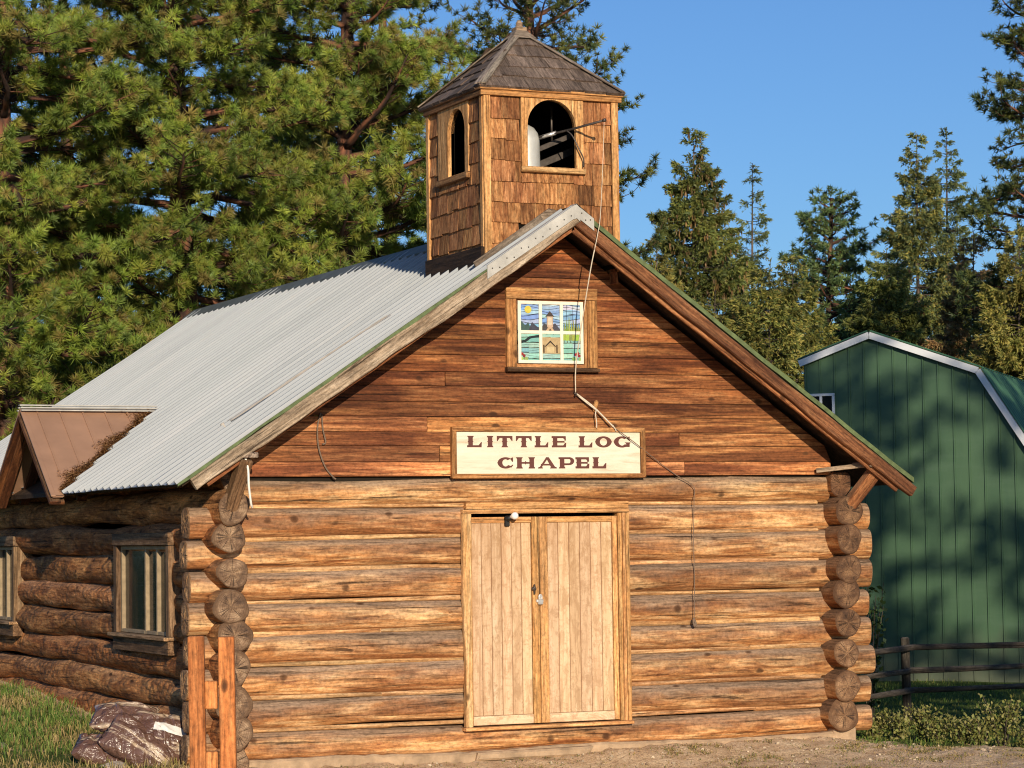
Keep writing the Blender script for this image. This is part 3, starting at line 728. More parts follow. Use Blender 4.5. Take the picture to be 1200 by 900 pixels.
# roof, left slope: ribbed sheets
dy, tipx, rz = 4.71, -3.75, 3.18; hw, drop = 1.34, .945
def dz(y): return rz-drop/hw*abs(y-dy)
def xi(y): return .30-(4.88-dz(y))/.662            # where it dies into the main roof
FY = -.53
def roof_profile(y):
    t = (y-FY) % .2285
    h = np.interp(t, [0, .007, .03, .037, .10, .108, .116, .124, .17, .178, .186, .194, .2285], [0, .030, .030, 0, 0, .0, .0, 0, 0, .0, .0, 0, 0])
    return h
ys = []
for i in range(int((YB+.35-FY)/.2285)+1):
    ys += [FY+i*.2285+o for o in (0, .007, .03, .037, .10, .16)]
ys = np.array(ys); h = roof_profile(ys+1e-6); nx = V(-.662, 0, 1.)/math.hypot(.662, 1)
sl = np.linspace(.27, -3.64, 26); rg = np.random.default_rng(3)
grid = []
for i, x in enumerate(sl):
    dent = .004*np.sin(ys*1.7+x*2)+.003*np.sin(ys*4.1-x*3.3)+(rg.normal(0, .0015, len(ys)) if i in (0, 25) else 0)
    xx = x-(0.012*np.sin(ys*.8) if i == 25 else 0); P = np.stack([np.full(len(ys), x)+0*ys, ys, np.full(len(ys), zl(x))], 1)+(h+dent)[:, None]*nx
    if i == 25: P[:, 0] -= .01*np.sin(ys*.8); P[:, 2] -= .007*np.sin(ys*.8)
    grid.append(P)
grid = np.array(grid); nr, ncl = grid.shape[:2]
mb = MB(); F = [[i*ncl+j, (i+1)*ncl+j, (i+1)*ncl+j+1, i*ncl+j+1] for i in range(nr-1) for j in range(ncl-1)
     if not (abs(grid[i, j, 1]-dy) < hw*.985 and grid[i:i+2, j, 2].mean() < dz(grid[i, j, 1])-.03)]
mb.add(grid.reshape(-1, 3), F, smooth=False)
mb.add(grid.reshape(-1, 3)-nx*.004, [f[::-1] for f in F], mi=0)
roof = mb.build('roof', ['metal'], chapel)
mb = MB()                                                     # right slope: green roll roofing
n = 40; xs = np.linspace(.295, 4.0, n); e = .012*np.sin(xs*5)+.008*np.sin(xs*13)
for (dq, fl) in ((.02, False), (-.03, True)):
    v = np.concatenate([np.stack([xs, np.full(n, FY-.0)+e*.6, zr(xs)+dq+e*.6], 1), np.stack([xs, np.full(n, YB+.35), zr(xs)+dq], 1)])
    mb.add(v, [[i, i+1, n+i+1, n+i] if not fl else [i, n+i, n+i+1, i+1] for i in range(n-1)])
v = np.concatenate([np.stack([xs, np.full(n, FY)+e*.6, zr(xs)+.02+e*.6], 1), np.stack([xs, np.full(n, FY)+e*.6-.001, zr(xs)-.03+e*.6], 1)])
mb.add(v, [[i, n+i, n+i+1, i+1] for i in range(n-1)])
mb.build('roll_roofing', ['greenroof'], roof)
mb = MB()                                                     # green edge below the metal on the left rake
xs = np.linspace(-3.62, -.6, 30); n = 30; e = .006*np.sin(xs*6)+.004*np.sin(xs*15)
v = np.concatenate([np.stack([xs, np.full(n, FY+.008), zl(xs)-.004], 1), np.stack([xs, np.full(n, FY-.004), zl(xs)-.036+e], 1), np.stack([xs, np.full(n, FY+.03), zl(xs)-.05+e], 1)])
mb.add(v, [[k*n+i, (k+1)*n+i, (k+1)*n+i+1, k*n+i+1] for k in range(2) for i in range(n-1)]); mb.build('roof_edge_strip', ['greenroof'], roof)
mb = MB()                                                     # deck and purlins under the roof
def slab(x0, x1, fz, d0, d1, y0, y1, tn=(1, 1, 1)):
    P = [(x0, fz(x0)-d0), (x1, fz(x1)-d0), (x1, fz(x1)-d1), (x0, fz(x0)-d1)]; prism(mb, P, y0, y1, tn=tn)
slab(-3.56, .298, zl, .028, .075, -.47, YB+.3); slab(.302, 3.93, zr, .036, .085, -.47, YB+.3)
for x in (-2.2, -1.0, 1.45, 2.65):
    fz = zl if x < 0 else zr; prism(mb, [(x-.06, fz(x-.06)-.09), (x+.06, fz(x+.06)-.09), (x+.06, fz(x)-.22), (x-.06, fz(x)-.22)], .07, YB)
mb.build('roof_deck', ['dark'], roof)
mb = MB(); prism(mb, [(.13, zl(.13)+.034), (.30, 4.922), (.47, zr(.47)+.04), (.465, zr(.465)+.022), (.30, 4.905), (.135, zl(.135)+.016)], 1.23, YB+.38, c=0); mb.build('ridge_cap', ['capdark'], roof)
# rake boards
mb = MB(); waney(mb, (-3.51, -.505, zl(-3.51)-.038), (.288, -.505, zl(.288)-.04), .135, .055, .020, 120, wid1=.13, seed=8, tn=(1.05, 1.02, 1.), endcut=.0)
mb.build('barge_board', ['barge'], chapel)
mb = MB(); waney(mb, (.31, -.50, zr(.31)-.04), (4.03, -.50, zr(4.03)-.04), .118, .06, .014, 120, seed=9, tn=(1., 1., 1.))
mb.build('barge_board', ['bargebrown'], chapel)
mb = MB(); waney(mb, (.31, -.455, zr(.31)-.15), (3.86, -.455, zr(3.86)-.15), .065, .03, .004, 80, seed=10, tn=(1.25, 1.2, 1.15))
mb.build('rake_trim', ['bargebrown'], chapel)
mb = MB(); waney(mb, (-3.35, -.455, zl(-3.35)-.165), (.285, -.455, zl(.285)-.165), .055, .03, .004, 80, seed=12, tn=(1.3, 1.2, 1.1))
mb.build('rake_trim', ['bargebrown'], chapel)
mb = MB()                                                     # white flashing folded over the peak
fz = [(x, zl(x)) for x in np.linspace(-.63, .27, 12)]
def band(pts, d0, d1, y):
    P = [(x, z-d0) for x, z in pts]+[(x, z-d1) for x, z in pts][::-1]; prism(mb, P, y, y+.006)
band(fz, -.022, .105, -.545); band([(.271, zl(.271)), (.30, 4.872), (.334, zr(.334)+.004)], -.022, .11, -.546); band([(x, zr(x)) for x in np.linspace(.335, .48, 5)], -.03, .085, -.545)
v = []; tp = [(x, z+.022) for x, z in fz]+[(.30, 4.902), (.48, zr(.48)+.03)]
for y in (-.545, -.42): v += [(x, y, z+.001) for x, z in tp]
k = len(tp); mb.add(v, [[i, i+1, k+i+1, k+i] for i in range(k-1)])
for x in np.linspace(-.58, .24, 12): lathe(mb, [(0, .002), (.007, .001), (.007, 0)], (x, -.5465, zl(x)-.055+.02*math.sin(x*40)), (0, -1, 0), 8, mi=1)
for x in (.35, .39, .44): lathe(mb, [(0, .002), (.007, .001), (.007, 0)], (x, -.5475, zr(x)-.03+.02*math.sin(x*60)), (0, -1, 0), 8, mi=1)
mb.build('flashing', ['whitemetal', 'steel'], roof)
mb = MB()                                                     # tan streak of old sealant down the sheets
for j in range(5):
    a, b = V(-2.76, .58+.03*j, 0), V(-1.23+.06*rnd(-1, 1), .36+.03*j, 0); n = 26; pts = []
    for t in np.linspace(0, 1, n):
        q = a*(1-t)+b*t; q[2] = zl(q[0])+.030; pts.append(q)
    tube(mb, pts, .0045, 5, r1=.002)
lathe(mb, [(0, .05), (.02, .045), (.03, .0)], (-2.81, .64, zl(-2.81)), (-.56, 0, .83), 10, tn=(.3, .25, .2)); mb.build('sealant_streak', ['rust'], roof)
# brackets
mb = MB(); beam(mb, (-3.05, -.22, 2.04), (-2.965, -.45, 2.50), .13, .12, up=(1, 0, 0), ch=.012, tn=(.95, .9, .85)); mb.build('brace', ['sidewood'], chapel)
mb = MB(); box(mb, (-2.955, -.36, 2.525), (.17, .34, .05), ch=.008); mb.build('lookout', ['greyboard'], chapel)
mb = MB(); beam(mb, (3.45, -.17, 2.03), (3.66, -.40, 2.405), .125, .12, up=(0, 1, 0), ch=.012, tn=(1.3, 1.2, 1.1)); mb.build('brace', ['bargebrown'], chapel)
mb = MB(); box(mb, (3.63, -.33, 2.435), (.25, .36, .055), ch=.01, tn=(1.1, 1.1, 1.1)); beam(mb, (3.15, -.06, 2.385), (3.53, -.36, 2.43), .06, .045, tn=(1.1, 1, .9)); mb.build('lookout', ['greyboard'], chapel)

# side dormer over the left eave
mb = MB(); N = 15
def dslope(sgn):
    ts = np.linspace(0, 1, N); v = []
    for q in (0, 1):
        for t in ts:
            y = dy+sgn*hw*t; z = dz(y)
            v.append((tipx if q == 0 else max(xi(y)+.05, tipx+.02), y, z+.012))
    F = [[i, i+1, N+i+1, N+i] for i in range(N-1)]
    mb.add(v, F if sgn > 0 else [f[::-1] for f in F]); vv = np.array(v)-V(0, 0, .02); mb.add(vv, [f[::-1] for f in F] if sgn > 0 else F)
    for x in np.arange(tipx+.16, -2.3, .245):                 # standing seams down the slope
        y_end = hw
        for t in np.linspace(0, 1, 60):
            if xi(dy+sgn*hw*t)+.05 < x: y_end = hw*t; break
        else: y_end = hw
        # the seam runs from the ridge to the valley or eave
        tt = [t for t in np.linspace(0, 1, 60) if xi(dy+sgn*hw*t)+.04 > x]
        t1 = max(tt) if tt else 0
        if t1 < .03: continue
        a, b = (x, dy+sgn*.02, rz+.008), (x, dy+sgn*hw*t1, dz(dy+sgn*hw*t1)+.014)
        beam(mb, a, b, .016, .018, tn=(1, 1, 1))
    beam(mb, (tipx+.008, dy, rz+.006), (tipx+.008, dy+sgn*hw, dz(dy+hw)+.006), .02, .05, up=(1, 0, 0), tn=(1, 1, 1))
dslope(-1); dslope(1)
dorm = mb.build('dormer_roof', ['brownmetal'], chapel)
mb = MB()
for k, (a, b) in enumerate(((0, .035), (.035, .075), (.075, .11))):
    for s in (-1, 1):
        beam(mb, (tipx-.02, dy+s*(.012+a), rz+.05-a*.75), (-2.27, dy+s*(.012+a), rz+.05-a*.75), .042, .014, tn=(1, 1, 1), ch=.005)
mb.build('ridge_cap', ['whitemetal'], dorm)
mb = MB()
for s in (-1, 1):
    beam(mb, (tipx+.03, dy, rz-.075), (tipx+.03, dy+s*hw*.99, dz(dy+s*hw*.99)-.075), .04, .12, up=(1, 0, 0), tn=(.7, .6, .5)); beam(mb, (tipx+.09, dy, rz-.105), (tipx+.09, dy+s*hw*.96, dz(dy+s*hw*.96)-.105), .035, .10, up=(1, 0, 0), tn=(.9, .8, .7))
    beam(mb, (-3.42, dy, rz-.09), (-3.42, dy+s*hw*.93, dz(dy+s*hw*.93)-.09), .06, .1, up=(1, 0, 0), tn=(.6, .5, .5))
mb.build('dormer_rake', ['bargebrown'], dorm)
mb = MB(); z = 2.28
while z < 3.1:
    w0 = hw*(rz-.07-z)/drop; w1 = hw*(rz-.07-min(z+.15, 3.13))/drop
    v = [(-3.2, dy-w0, z), (-3.2, dy+w0, z), (-3.2, dy+w1, z+.146), (-3.2, dy-w1, z+.146)]; x2 = [(-3.14, p[1], p[2]) for p in v]
    mb.add(v+x2, [[3, 2, 1, 0], [4, 5, 6, 7], [0, 1, 5, 4], [2, 3, 7, 6]], np.array(v+x2)[:, [1, 2, 0]]+RNG.uniform(0, 30, 3), tone(.2)); z += .15
mb.build('dormer_gable', ['gable'], dorm)

# ------------------------------------------------------------------ bell tower
tx0, tx1, ty0, ty1, tzb, tz1 = -.48, .906, -.172, 1.214, 4.15, 5.955
def arch(cx, w, zb, zt, n=20):
    r = w/2; zs = zt-r
    return [(cx-r, zb)]+[(cx-r*math.cos(math.pi*i/n), zs+r*math.sin(math.pi*i/n)) for i in range(n+1)]+[(cx+r, zb)]
def holed(mb, outer, hole, d0, d1, M3, tn=(1, 1, 1), mi=0):
    """rectangle x0,x1,z0,z1 with an arched hole, as a solid plate; M3 maps (u,depth,z) to the world"""
    x0, x1, z0, z1 = outer; H = hole; n = len(H)
    # left column, right column, below, above as quads round the arch
    V2 = []; F = []
    def q(*pts):
        o = len(V2); V2.extend(pts); F.append(list(range(o, o+len(pts))))
    q((x0, z0), (x1, z0), (H[-1][0], H[-1][1]), (H[0][0], H[0][1])) if z0 < H[0][1]-1e-6 else None
    mid = [(H[i], H[i+1]) for i in range(1, n-2)]
    q((x0, z0), H[0], H[1], (x0, H[1][1])); q(H[-1], (x1, z0), (x1, H[-2][1]), H[-2])
    for (a, b) in mid:
        def outp(p):
            if p[0] < (x0+x1)/2-1e-9 and p[1] < H[1][1]+1e-9: return (x0, p[1])
            if p[0] > (x0+x1)/2+1e-9 and p[1] < H[1][1]+1e-9: return (x1, p[1])
            return (x0+(x1-x0)*((p[0]-H[1][0])/(H[-2][0]-H[1][0])), z1)
        oa, ob = outp(a), outp(b)
        if a == mid[0][0]: q(a, b, ob, (x0, z1), (x0, a[1]))
        elif b == mid[-1][1]: q(a, b, (x1, b[1]), (x1, z1), oa)
        else: q(a, b, ob, oa)
    P = np.array(V2); k = len(P)
    v = np.concatenate([np.stack([P[:, 0], np.full(k, d0), P[:, 1]], 1), np.stack([P[:, 0], np.full(k, d1), P[:, 1]], 1)])
    FF = [f for f in F]+[[i+k for i in f][::-1] for f in F]
    hv = np.array(H); o = 2*k
    v = np.concatenate([v, np.stack([hv[:, 0], np.full(n, d0), hv[:, 1]], 1), np.stack([hv[:, 0], np.full(n, d1), hv[:, 1]], 1)])
    for i in range(n): j = (i+1) % n; FF.append([o+i, o+j, o+n+j, o+n+i])
    ov = [(x0, z0), (x1, z0), (x1, z1), (x0, z1)]; o2 = len(v)
    v = np.concatenate([v, [(a, d0, b) for a, b in ov], [(a, d1, b) for a, b in ov]])
    for i in range(4): j = (i+1) % 4; FF.append([o2+i, o2+4+i, o2+4+j, o2+j])
    w = np.array([M3(*p) for p in v]); mb.add(w, FF, v[:, [2, 0, 1]]+RNG.uniform(0, 30, 3), tn, mi)
mapF = lambda u, d, z: (u, ty0+d, z)
mapL = lambda u, d, z: (tx0+d, u, z)
hF = arch(.215, .51, 5.29, 5.94); hL = arch(.455, .42, 5.275, 5.915)
mb = MB()
holed(mb, (tx0+.02, tx1-.02, 5.22, 6.0), hF, .012, .05, mapF); holed(mb, (ty0+.02, ty1-.02, 4.33, 6.0), hL, .012, .05, mapL)
prism(mb, [(tx0+.02, zl(tx0)-.02), (.30, 4.84), (tx1-.02, zr(tx1)-.02), (tx1-.02, 5.218), (tx0+.02, 5.218)], ty0+.012, ty0+.05)
box(mb, (tx1-.03, (ty0+ty1)/2, 5.17), (.03, 1.3, 1.66), ch=.002); box(mb, ((tx0+tx1)/2, ty1-.03, 5.1), (1.3, .03, 1.8), ch=.002)
box(mb, ((tx0+tx1)/2, (ty0+ty1)/2, 5.2), (1.28, 1.28, .03), ch=.002)
box(mb, ((tx0+tx1)/2, (ty0+ty1)/2, 6.0), (1.28, 1.28, .03), ch=.002)
tower = mb.build('bell_tower', ['black'], chapel)
# wall shingles, each its own wedge, clipped round the arch trim
def shingle_wall(mb, u0, u1, Mf, ex, lo, seed, flare=.02):
    rg = np.random.default_rng(seed); z = 5.93; first = True
    while z > tzb+.05:
        h = .199+rg.normal(0, .004); zb = z-h; u = u0
        while u < u1-.01:
            w = min(rg.uniform(.10, .26), u1-u); 
            if u1-(u+w) < .05: w = u1-u
            parts = [(u, u+w, zb, False)]
            if ex and zb < ex[3] and z > ex[2]:
                parts = []
                if u < ex[0]: parts.append((u, min(u+w, ex[0]), zb, False))
                if u+w > ex[1]: parts.append((max(u, ex[1]), u+w, zb, False))
                if zb < ex[2]-.02 and min(u+w, ex[1]) > max(u, ex[0]): parts.append((max(u, ex[0]), min(u+w, ex[1]), zb, True))
            for (a, b, zq, cut) in parts:
                if b-a < .012 or z < lo(a)+.03 or z < lo(b)+.03: continue
                a2, b2 = a+.0015, b-.0015; jb = rg.normal(0, .005); tl = rg.normal(0, .004)
                za, zb_ = max(zq+jb, lo(a2)), max(zq+jb+tl, lo(b2))
                zt = min(z+.03, 5.955) if not cut else ex[2]; t = flare+rg.normal(0, .003)
                P = [(a2, -t, za), (b2, -t, zb_), (b2, -.002, zt), (a2, -.002, zt), (a2, .012, za), (b2, .012, zb_), (b2, .012, zt), (a2, .012, zt)]
                wv = np.array([Mf(*p) for p in P]); g = np.array([[p[2], p[0], p[1]] for p in P])+rg.uniform(0, 40, 3)
                k = 1+rg.normal(0, .17); mb.add(wv, [[0, 1, 2, 3], [0, 4, 5, 1], [1, 5, 6, 2], [0, 3, 7, 4], [3, 2, 6, 7]], g, (k*1.02, k*(1+rg.normal(0, .03)), k))
            u += w
        z = zb
cb = .058
mb = MB(); shingle_wall(mb, tx0+cb, tx1-cb, mapF, (-.108, .552, 5.235, 5.955), lambda u: min(zl(u), zr(u))-.02, 31)
mb.build('front_shingles', ['shingle'], tower)
mb = MB(); shingle_wall(mb, ty0+cb, ty1-cb, mapL, (.162, .91, 5.215, 5.955), lambda u: 4.30, 32)
mb.build('side_shingles', ['shingle'], tower)
mb = MB(); shingle_wall(mb, ty0+.02, ty1-.02, lambda u, d, z: (tx1-d, u, z), None, lambda u: 4.2, 33); shingle_wall(mb, tx0+.02, tx1-.02, lambda u, d, z: (u, ty1-d, z), None, lambda u: 4.4, 34)
mb.build('back_shingles', ['shingle'], tower)
def up(mb, x, y, z0, z1, sx, sy, tn=None): box(mb, (x, y, (z0+z1)/2), (sx, sy, z1-z0), ch=.004, tn=tn)
for A, B in ((((tx0+cb/2-.012, ty0-.018, 4.385, 5.95, cb+.012, .03, (1.05, 1.02, .98))), (tx0-.014, ty0+cb/2-.004, 4.36, 5.95, .028, cb, (.95, .9, .85))),
             (((tx1-cb/2+.012, ty0-.018, 4.445, 5.95, cb+.012, .03, (1.05, 1.02, .98))), (tx1+.016, ty0+cb/2-.004, 4.445, 5.95, .028, cb, None)),
             (((tx0-.016, ty1-cb/2, 4.42, 5.95, .028, cb+.01, (1.1, 1.1, 1.1))), (tx0+.02, ty1+.010, 4.42, 5.95, .07, .028, None))):
    mb = MB(); up(mb, *A); up(mb, *B); mb.build('corner_board', ['cedar'], tower)
mb = MB(); holed(mb, (-.105, .55, 5.285, 5.952), hF, -.026, .045, mapF, (1.05, 1.05, 1.05)); box(mb, (.222, ty0-.02, 5.258), (.68, .07, .05), ch=.005); mb.build('arch_trim', ['cedar'], tower)
mb = MB(); holed(mb, (.165, .905, 5.27, 5.952), hL, -.026, .045, mapL, (.95, .92, .9)); box(mb, (tx0-.02, .535, 5.235), (.07, .77, .055), ch=.005, tn=(.45, .4, .38)); mb.build('arch_trim', ['cedar'], tower)
mb = MB()
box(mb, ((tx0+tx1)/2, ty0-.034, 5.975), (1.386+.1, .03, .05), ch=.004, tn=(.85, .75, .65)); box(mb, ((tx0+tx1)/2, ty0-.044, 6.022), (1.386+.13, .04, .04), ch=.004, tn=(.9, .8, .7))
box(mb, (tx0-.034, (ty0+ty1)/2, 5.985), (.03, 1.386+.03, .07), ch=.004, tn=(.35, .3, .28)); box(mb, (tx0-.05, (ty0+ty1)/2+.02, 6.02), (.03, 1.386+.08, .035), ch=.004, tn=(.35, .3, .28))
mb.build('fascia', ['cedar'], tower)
mb = MB()                                                     # base boards following the roof slope
P = [(x, zl(x)) for x in (-.50, .0, .19)]
prism(mb, [(-.62, zl(-.62)-.02), (-.60, zl(-.60)+.075), (.16, zl(.16)+.10), (.22, zl(.22)+.02)], -.225, -.185, tn=(1.05, 1, .95), c=.005)
prism(mb, [(.165, zl(.165)+.10), (.22, zl(.165)+.09), (.40, zr(.40)+.03), (.22, zl(.22))], -.222, -.185, tn=(.7, .65, .6), c=.004)
beam(mb, (-.62, -.26, zl(-.6)+.01), (.08, -.26, zl(.08)+.035), .12, .02, up=(0, 1, 0), tn=(.9, .9, .9))
mb.build('base_board', ['greyboard'], tower)
mb = MB(); box(mb, (tx0-.025, (ty0+ty1)/2+.0, 4.40), (.05, 1.40, .22), ch=.006, tn=(.65, .6, .55)); mb.build('base_board', ['dark'], tower)
# tower roof: shingle courses on four slopes, hip boards, cap
ez, az = 6.03, 6.72; ov = .058; cxT, cyT = (tx0+tx1)/2, (ty0+ty1)/2; HWt = (tx1-tx0)/2+ov
mb = MB(); rg = np.random.default_rng(44)
for side in range(4):
    ca, sa = [(1, 0), (0, 1), (-1, 0), (0, -1)][side]
    def wp(u, t, d):      # u along eave, t up slope 0..1, d off the slope
        r = HWt*(1-t); slen = math.hypot(HWt, az-ez); ny, nzz = (az-ez)/slen, HWt/slen
        lx, ly, lz = u, -r-d*ny, ez+(az-ez)*t+d*nzz
        return (cxT+lx*ca-ly*sa, cyT+lx*sa+ly*ca, lz)
    nC = 5
    for c in range(nC):
        t0, t1 = c/nC*.93-.015, (c+1)/nC*.93+.05
        r0 = HWt*(1-t0); u = -r0
        while u < r0-.005:
            w = min(rg.uniform(.11, .26), r0-u)
            if r0-(u+w) < .05: w = r0-u
            a, b = u+.002, u+w-.002; r1 = HWt*(1-t1)
            a1, b1 = max(a, -r1), min(b, r1); j = rg.normal(0, .008); th = .022+rg.normal(0, .003)
            if a1 >= b1: a1 = b1 = np.clip((a+b)/2, -r1, r1)
            if a < -r1: a1 = min(-r1, b)-0.0
            if b > r1: b1 = max(r1, a)
            t0j = t0+j
            P = [(a, t0j, th), (b, t0j, th), (b1, t1, .004), (a1, t1, .004), (a, t0j, -.004), (b, t0j, -.004)]
            ra = HWt*(1-t0j)
            P[0] = (max(P[0][0], -ra), *P[0][1:]); P[1] = (min(P[1][0], ra), *P[1][1:])
            k = 1+rg.normal(0, .16)
            mb.add([wp(*p) for p in P], [[0, 1, 2, 3], [0, 4, 5, 1], [1, 5, 2], [0, 3, 4]], np.array([[p[1]*.9, p[0], p[2]] for p in P])+rg.uniform(0, 40, 3), (k*1.05, k, k*.97))
            u += w
box(mb, (cxT, cyT, ez-.012), (2*HWt-.02, 2*HWt-.02, .02), ch=.002, tn=(.4, .35, .3))
troof = mb.build('tower_roof', ['roofshingle'], tower)
mb = MB()
for sx in (-1, 1):
    for sy in (-1, 1):
        a = V(cxT+sx*HWt*1.01, cyT+sy*HWt*1.01, ez+.022); b = V(cxT+sx*.05, cyT+sy*.05, az-.02)
        for s in (-1, 1):
            o = V(sx*s, -sy*s, 0)*.022; upv = V(sx*.35, sy*.35, .87)+V(sx*s, -sy*s, 0)*-.0+(V(sx, 0, 0) if s > 0 else V(0, sy, 0))*.25
            beam(mb, a+o, b+o*.6, .06, .014, up=unit(upv), tn=tone(.1))
mb.build('hip_board', ['greyboard'], troof)
mb = MB()
for side in range(4):
    ca, sa = [(1, 0), (0, 1), (-1, 0), (0, -1)][side]
    P = [(-.13, -.135, az-.085), (.13, -.135, az-.085), (.055, -.055, az+.005), (-.055, -.055, az+.005)]
    mb.add([(cxT+p[0]*ca-p[1]*sa, cyT+p[0]*sa+p[1]*ca, p[2]+.012) for p in P], [[0, 1, 2, 3]], np.array(P)[:, [0, 2, 1]]+rnd(0, 9), (1.3, 1.25, 1.2))
box(mb, (cxT, cyT, az+.03), (.12, .12, .04), ch=.008, tn=(1.5, 1.35, 1.15)); lathe(mb, [(.0, .075), (.018, .07), (.035, .045), (.032, .02), (.045, .0)], (cxT, cyT, az+.05), n=12, tn=(1.5, 1.3, 1.1))
mb.build('roof_cap', ['greyboard'], troof)

# bell and its lever, hung inside the tower
bell = empty('tower_bell', 'pale rounded bell inside the tower behind its front arch', 'bell', (.02, .2, 5.2))
mb = MB(); lathe(mb, [(0, .485), (.05, .48), (.10, .45), (.135, .40), (.15, .33), (.155, .1), (.16, .03), (.165, .0), (.15, .0)], (.055, .10, 5.25), n=30); mb.build('bell_body', ['bellmetal'], bell)
mb = MB(); tube(mb, [(.16, .1, 5.605), (.30, -.02, 5.64), (.42, -.2, 5.665), (.575, -.6, 5.70)], .014, r1=.011); lathe(mb, [(0, -.012), (.018, -.008), (.018, .014), (0, .018)], (.575, -.6, 5.70), (.3, -.8, .1), 10); mb.build('bell_lever', ['steel'], bell)
mb = MB(); lathe(mb, [(0, -.03), (.028, -.03), (.03, .01), (.018, .03), (0, .03)], (.19, .1, 5.61), (1, -.4, .1), 12); tube(mb, [(.2, .08, 5.61), (.33, -.05, 5.65)], .02); mb.build('bell_hub', ['brightsteel'], bell)
mb = MB(); beam(mb, (.18, .14, 5.49), (.62, .14, 5.68), .045, .05); beam(mb, (.25, .3, 5.36), (.72, .3, 5.56), .04, .07); tube(mb, [(.4, .2, 5.6), (.4, .2, 5.95)], .012); mb.build('bell_bracket', ['steel'], bell)
mb = MB(); tube(mb, spline([(.38, -.17, 5.66), (.42, -.22, 5.60), (.47, -.25, 5.48), (.52, -.25, 5.38), (.53, -.23, 5.30)], 20), .007); mb.build('bell_wire', ['steel'], bell)

# ------------------------------------------------------------------ things on the front wall
sx0, sx1, sz0, sz1 = -.807, 1.222, 2.319, 2.806
sign = empty('chapel_sign', 'cream board sign with brown letters over the double doors', 'sign', (.2, -.05, 2.32))
mb = MB(); prism(mb, [(sx0+.05, sz0+.045), (sx1-.05, sz0+.045), (sx1-.05, sz1-.045), (sx0+.05, sz1-.045)], -.062, -.035, gco=V(3, 5, 2), tn=(1, 1, 1)); mb.build('sign_board', ['sign'], sign)
mb = MB(); fw = .045
prism(mb, [(sx0, sz0), (sx1, sz0+.004), (sx1-.01, sz0+fw), (sx0+.01, sz0+fw)], -.082, -.03, c=.006, tn=(.95, .9, .85)); prism(mb, [(sx0, sz1-fw), (sx1, sz1-fw), (sx1, sz1), (sx0, sz1)], -.082, -.03, c=.006)
vprism(mb, [(sx0-.004, sz0+.005), (sx0+fw, sz0+fw*1.02), (sx0+fw, sz1-fw*1.02), (sx0-.002, sz1-.004)], -.078, -.03, c=.006); vprism(mb, [(sx1-fw, sz0+fw*1.02), (sx1+.005, sz0+.008), (sx1+.003, sz1-.004), (sx1-fw, sz1-fw*1.02)], -.086, -.03, c=.006)
mb.build('sign_frame', ['trim'], sign)
ly = [-.0632]
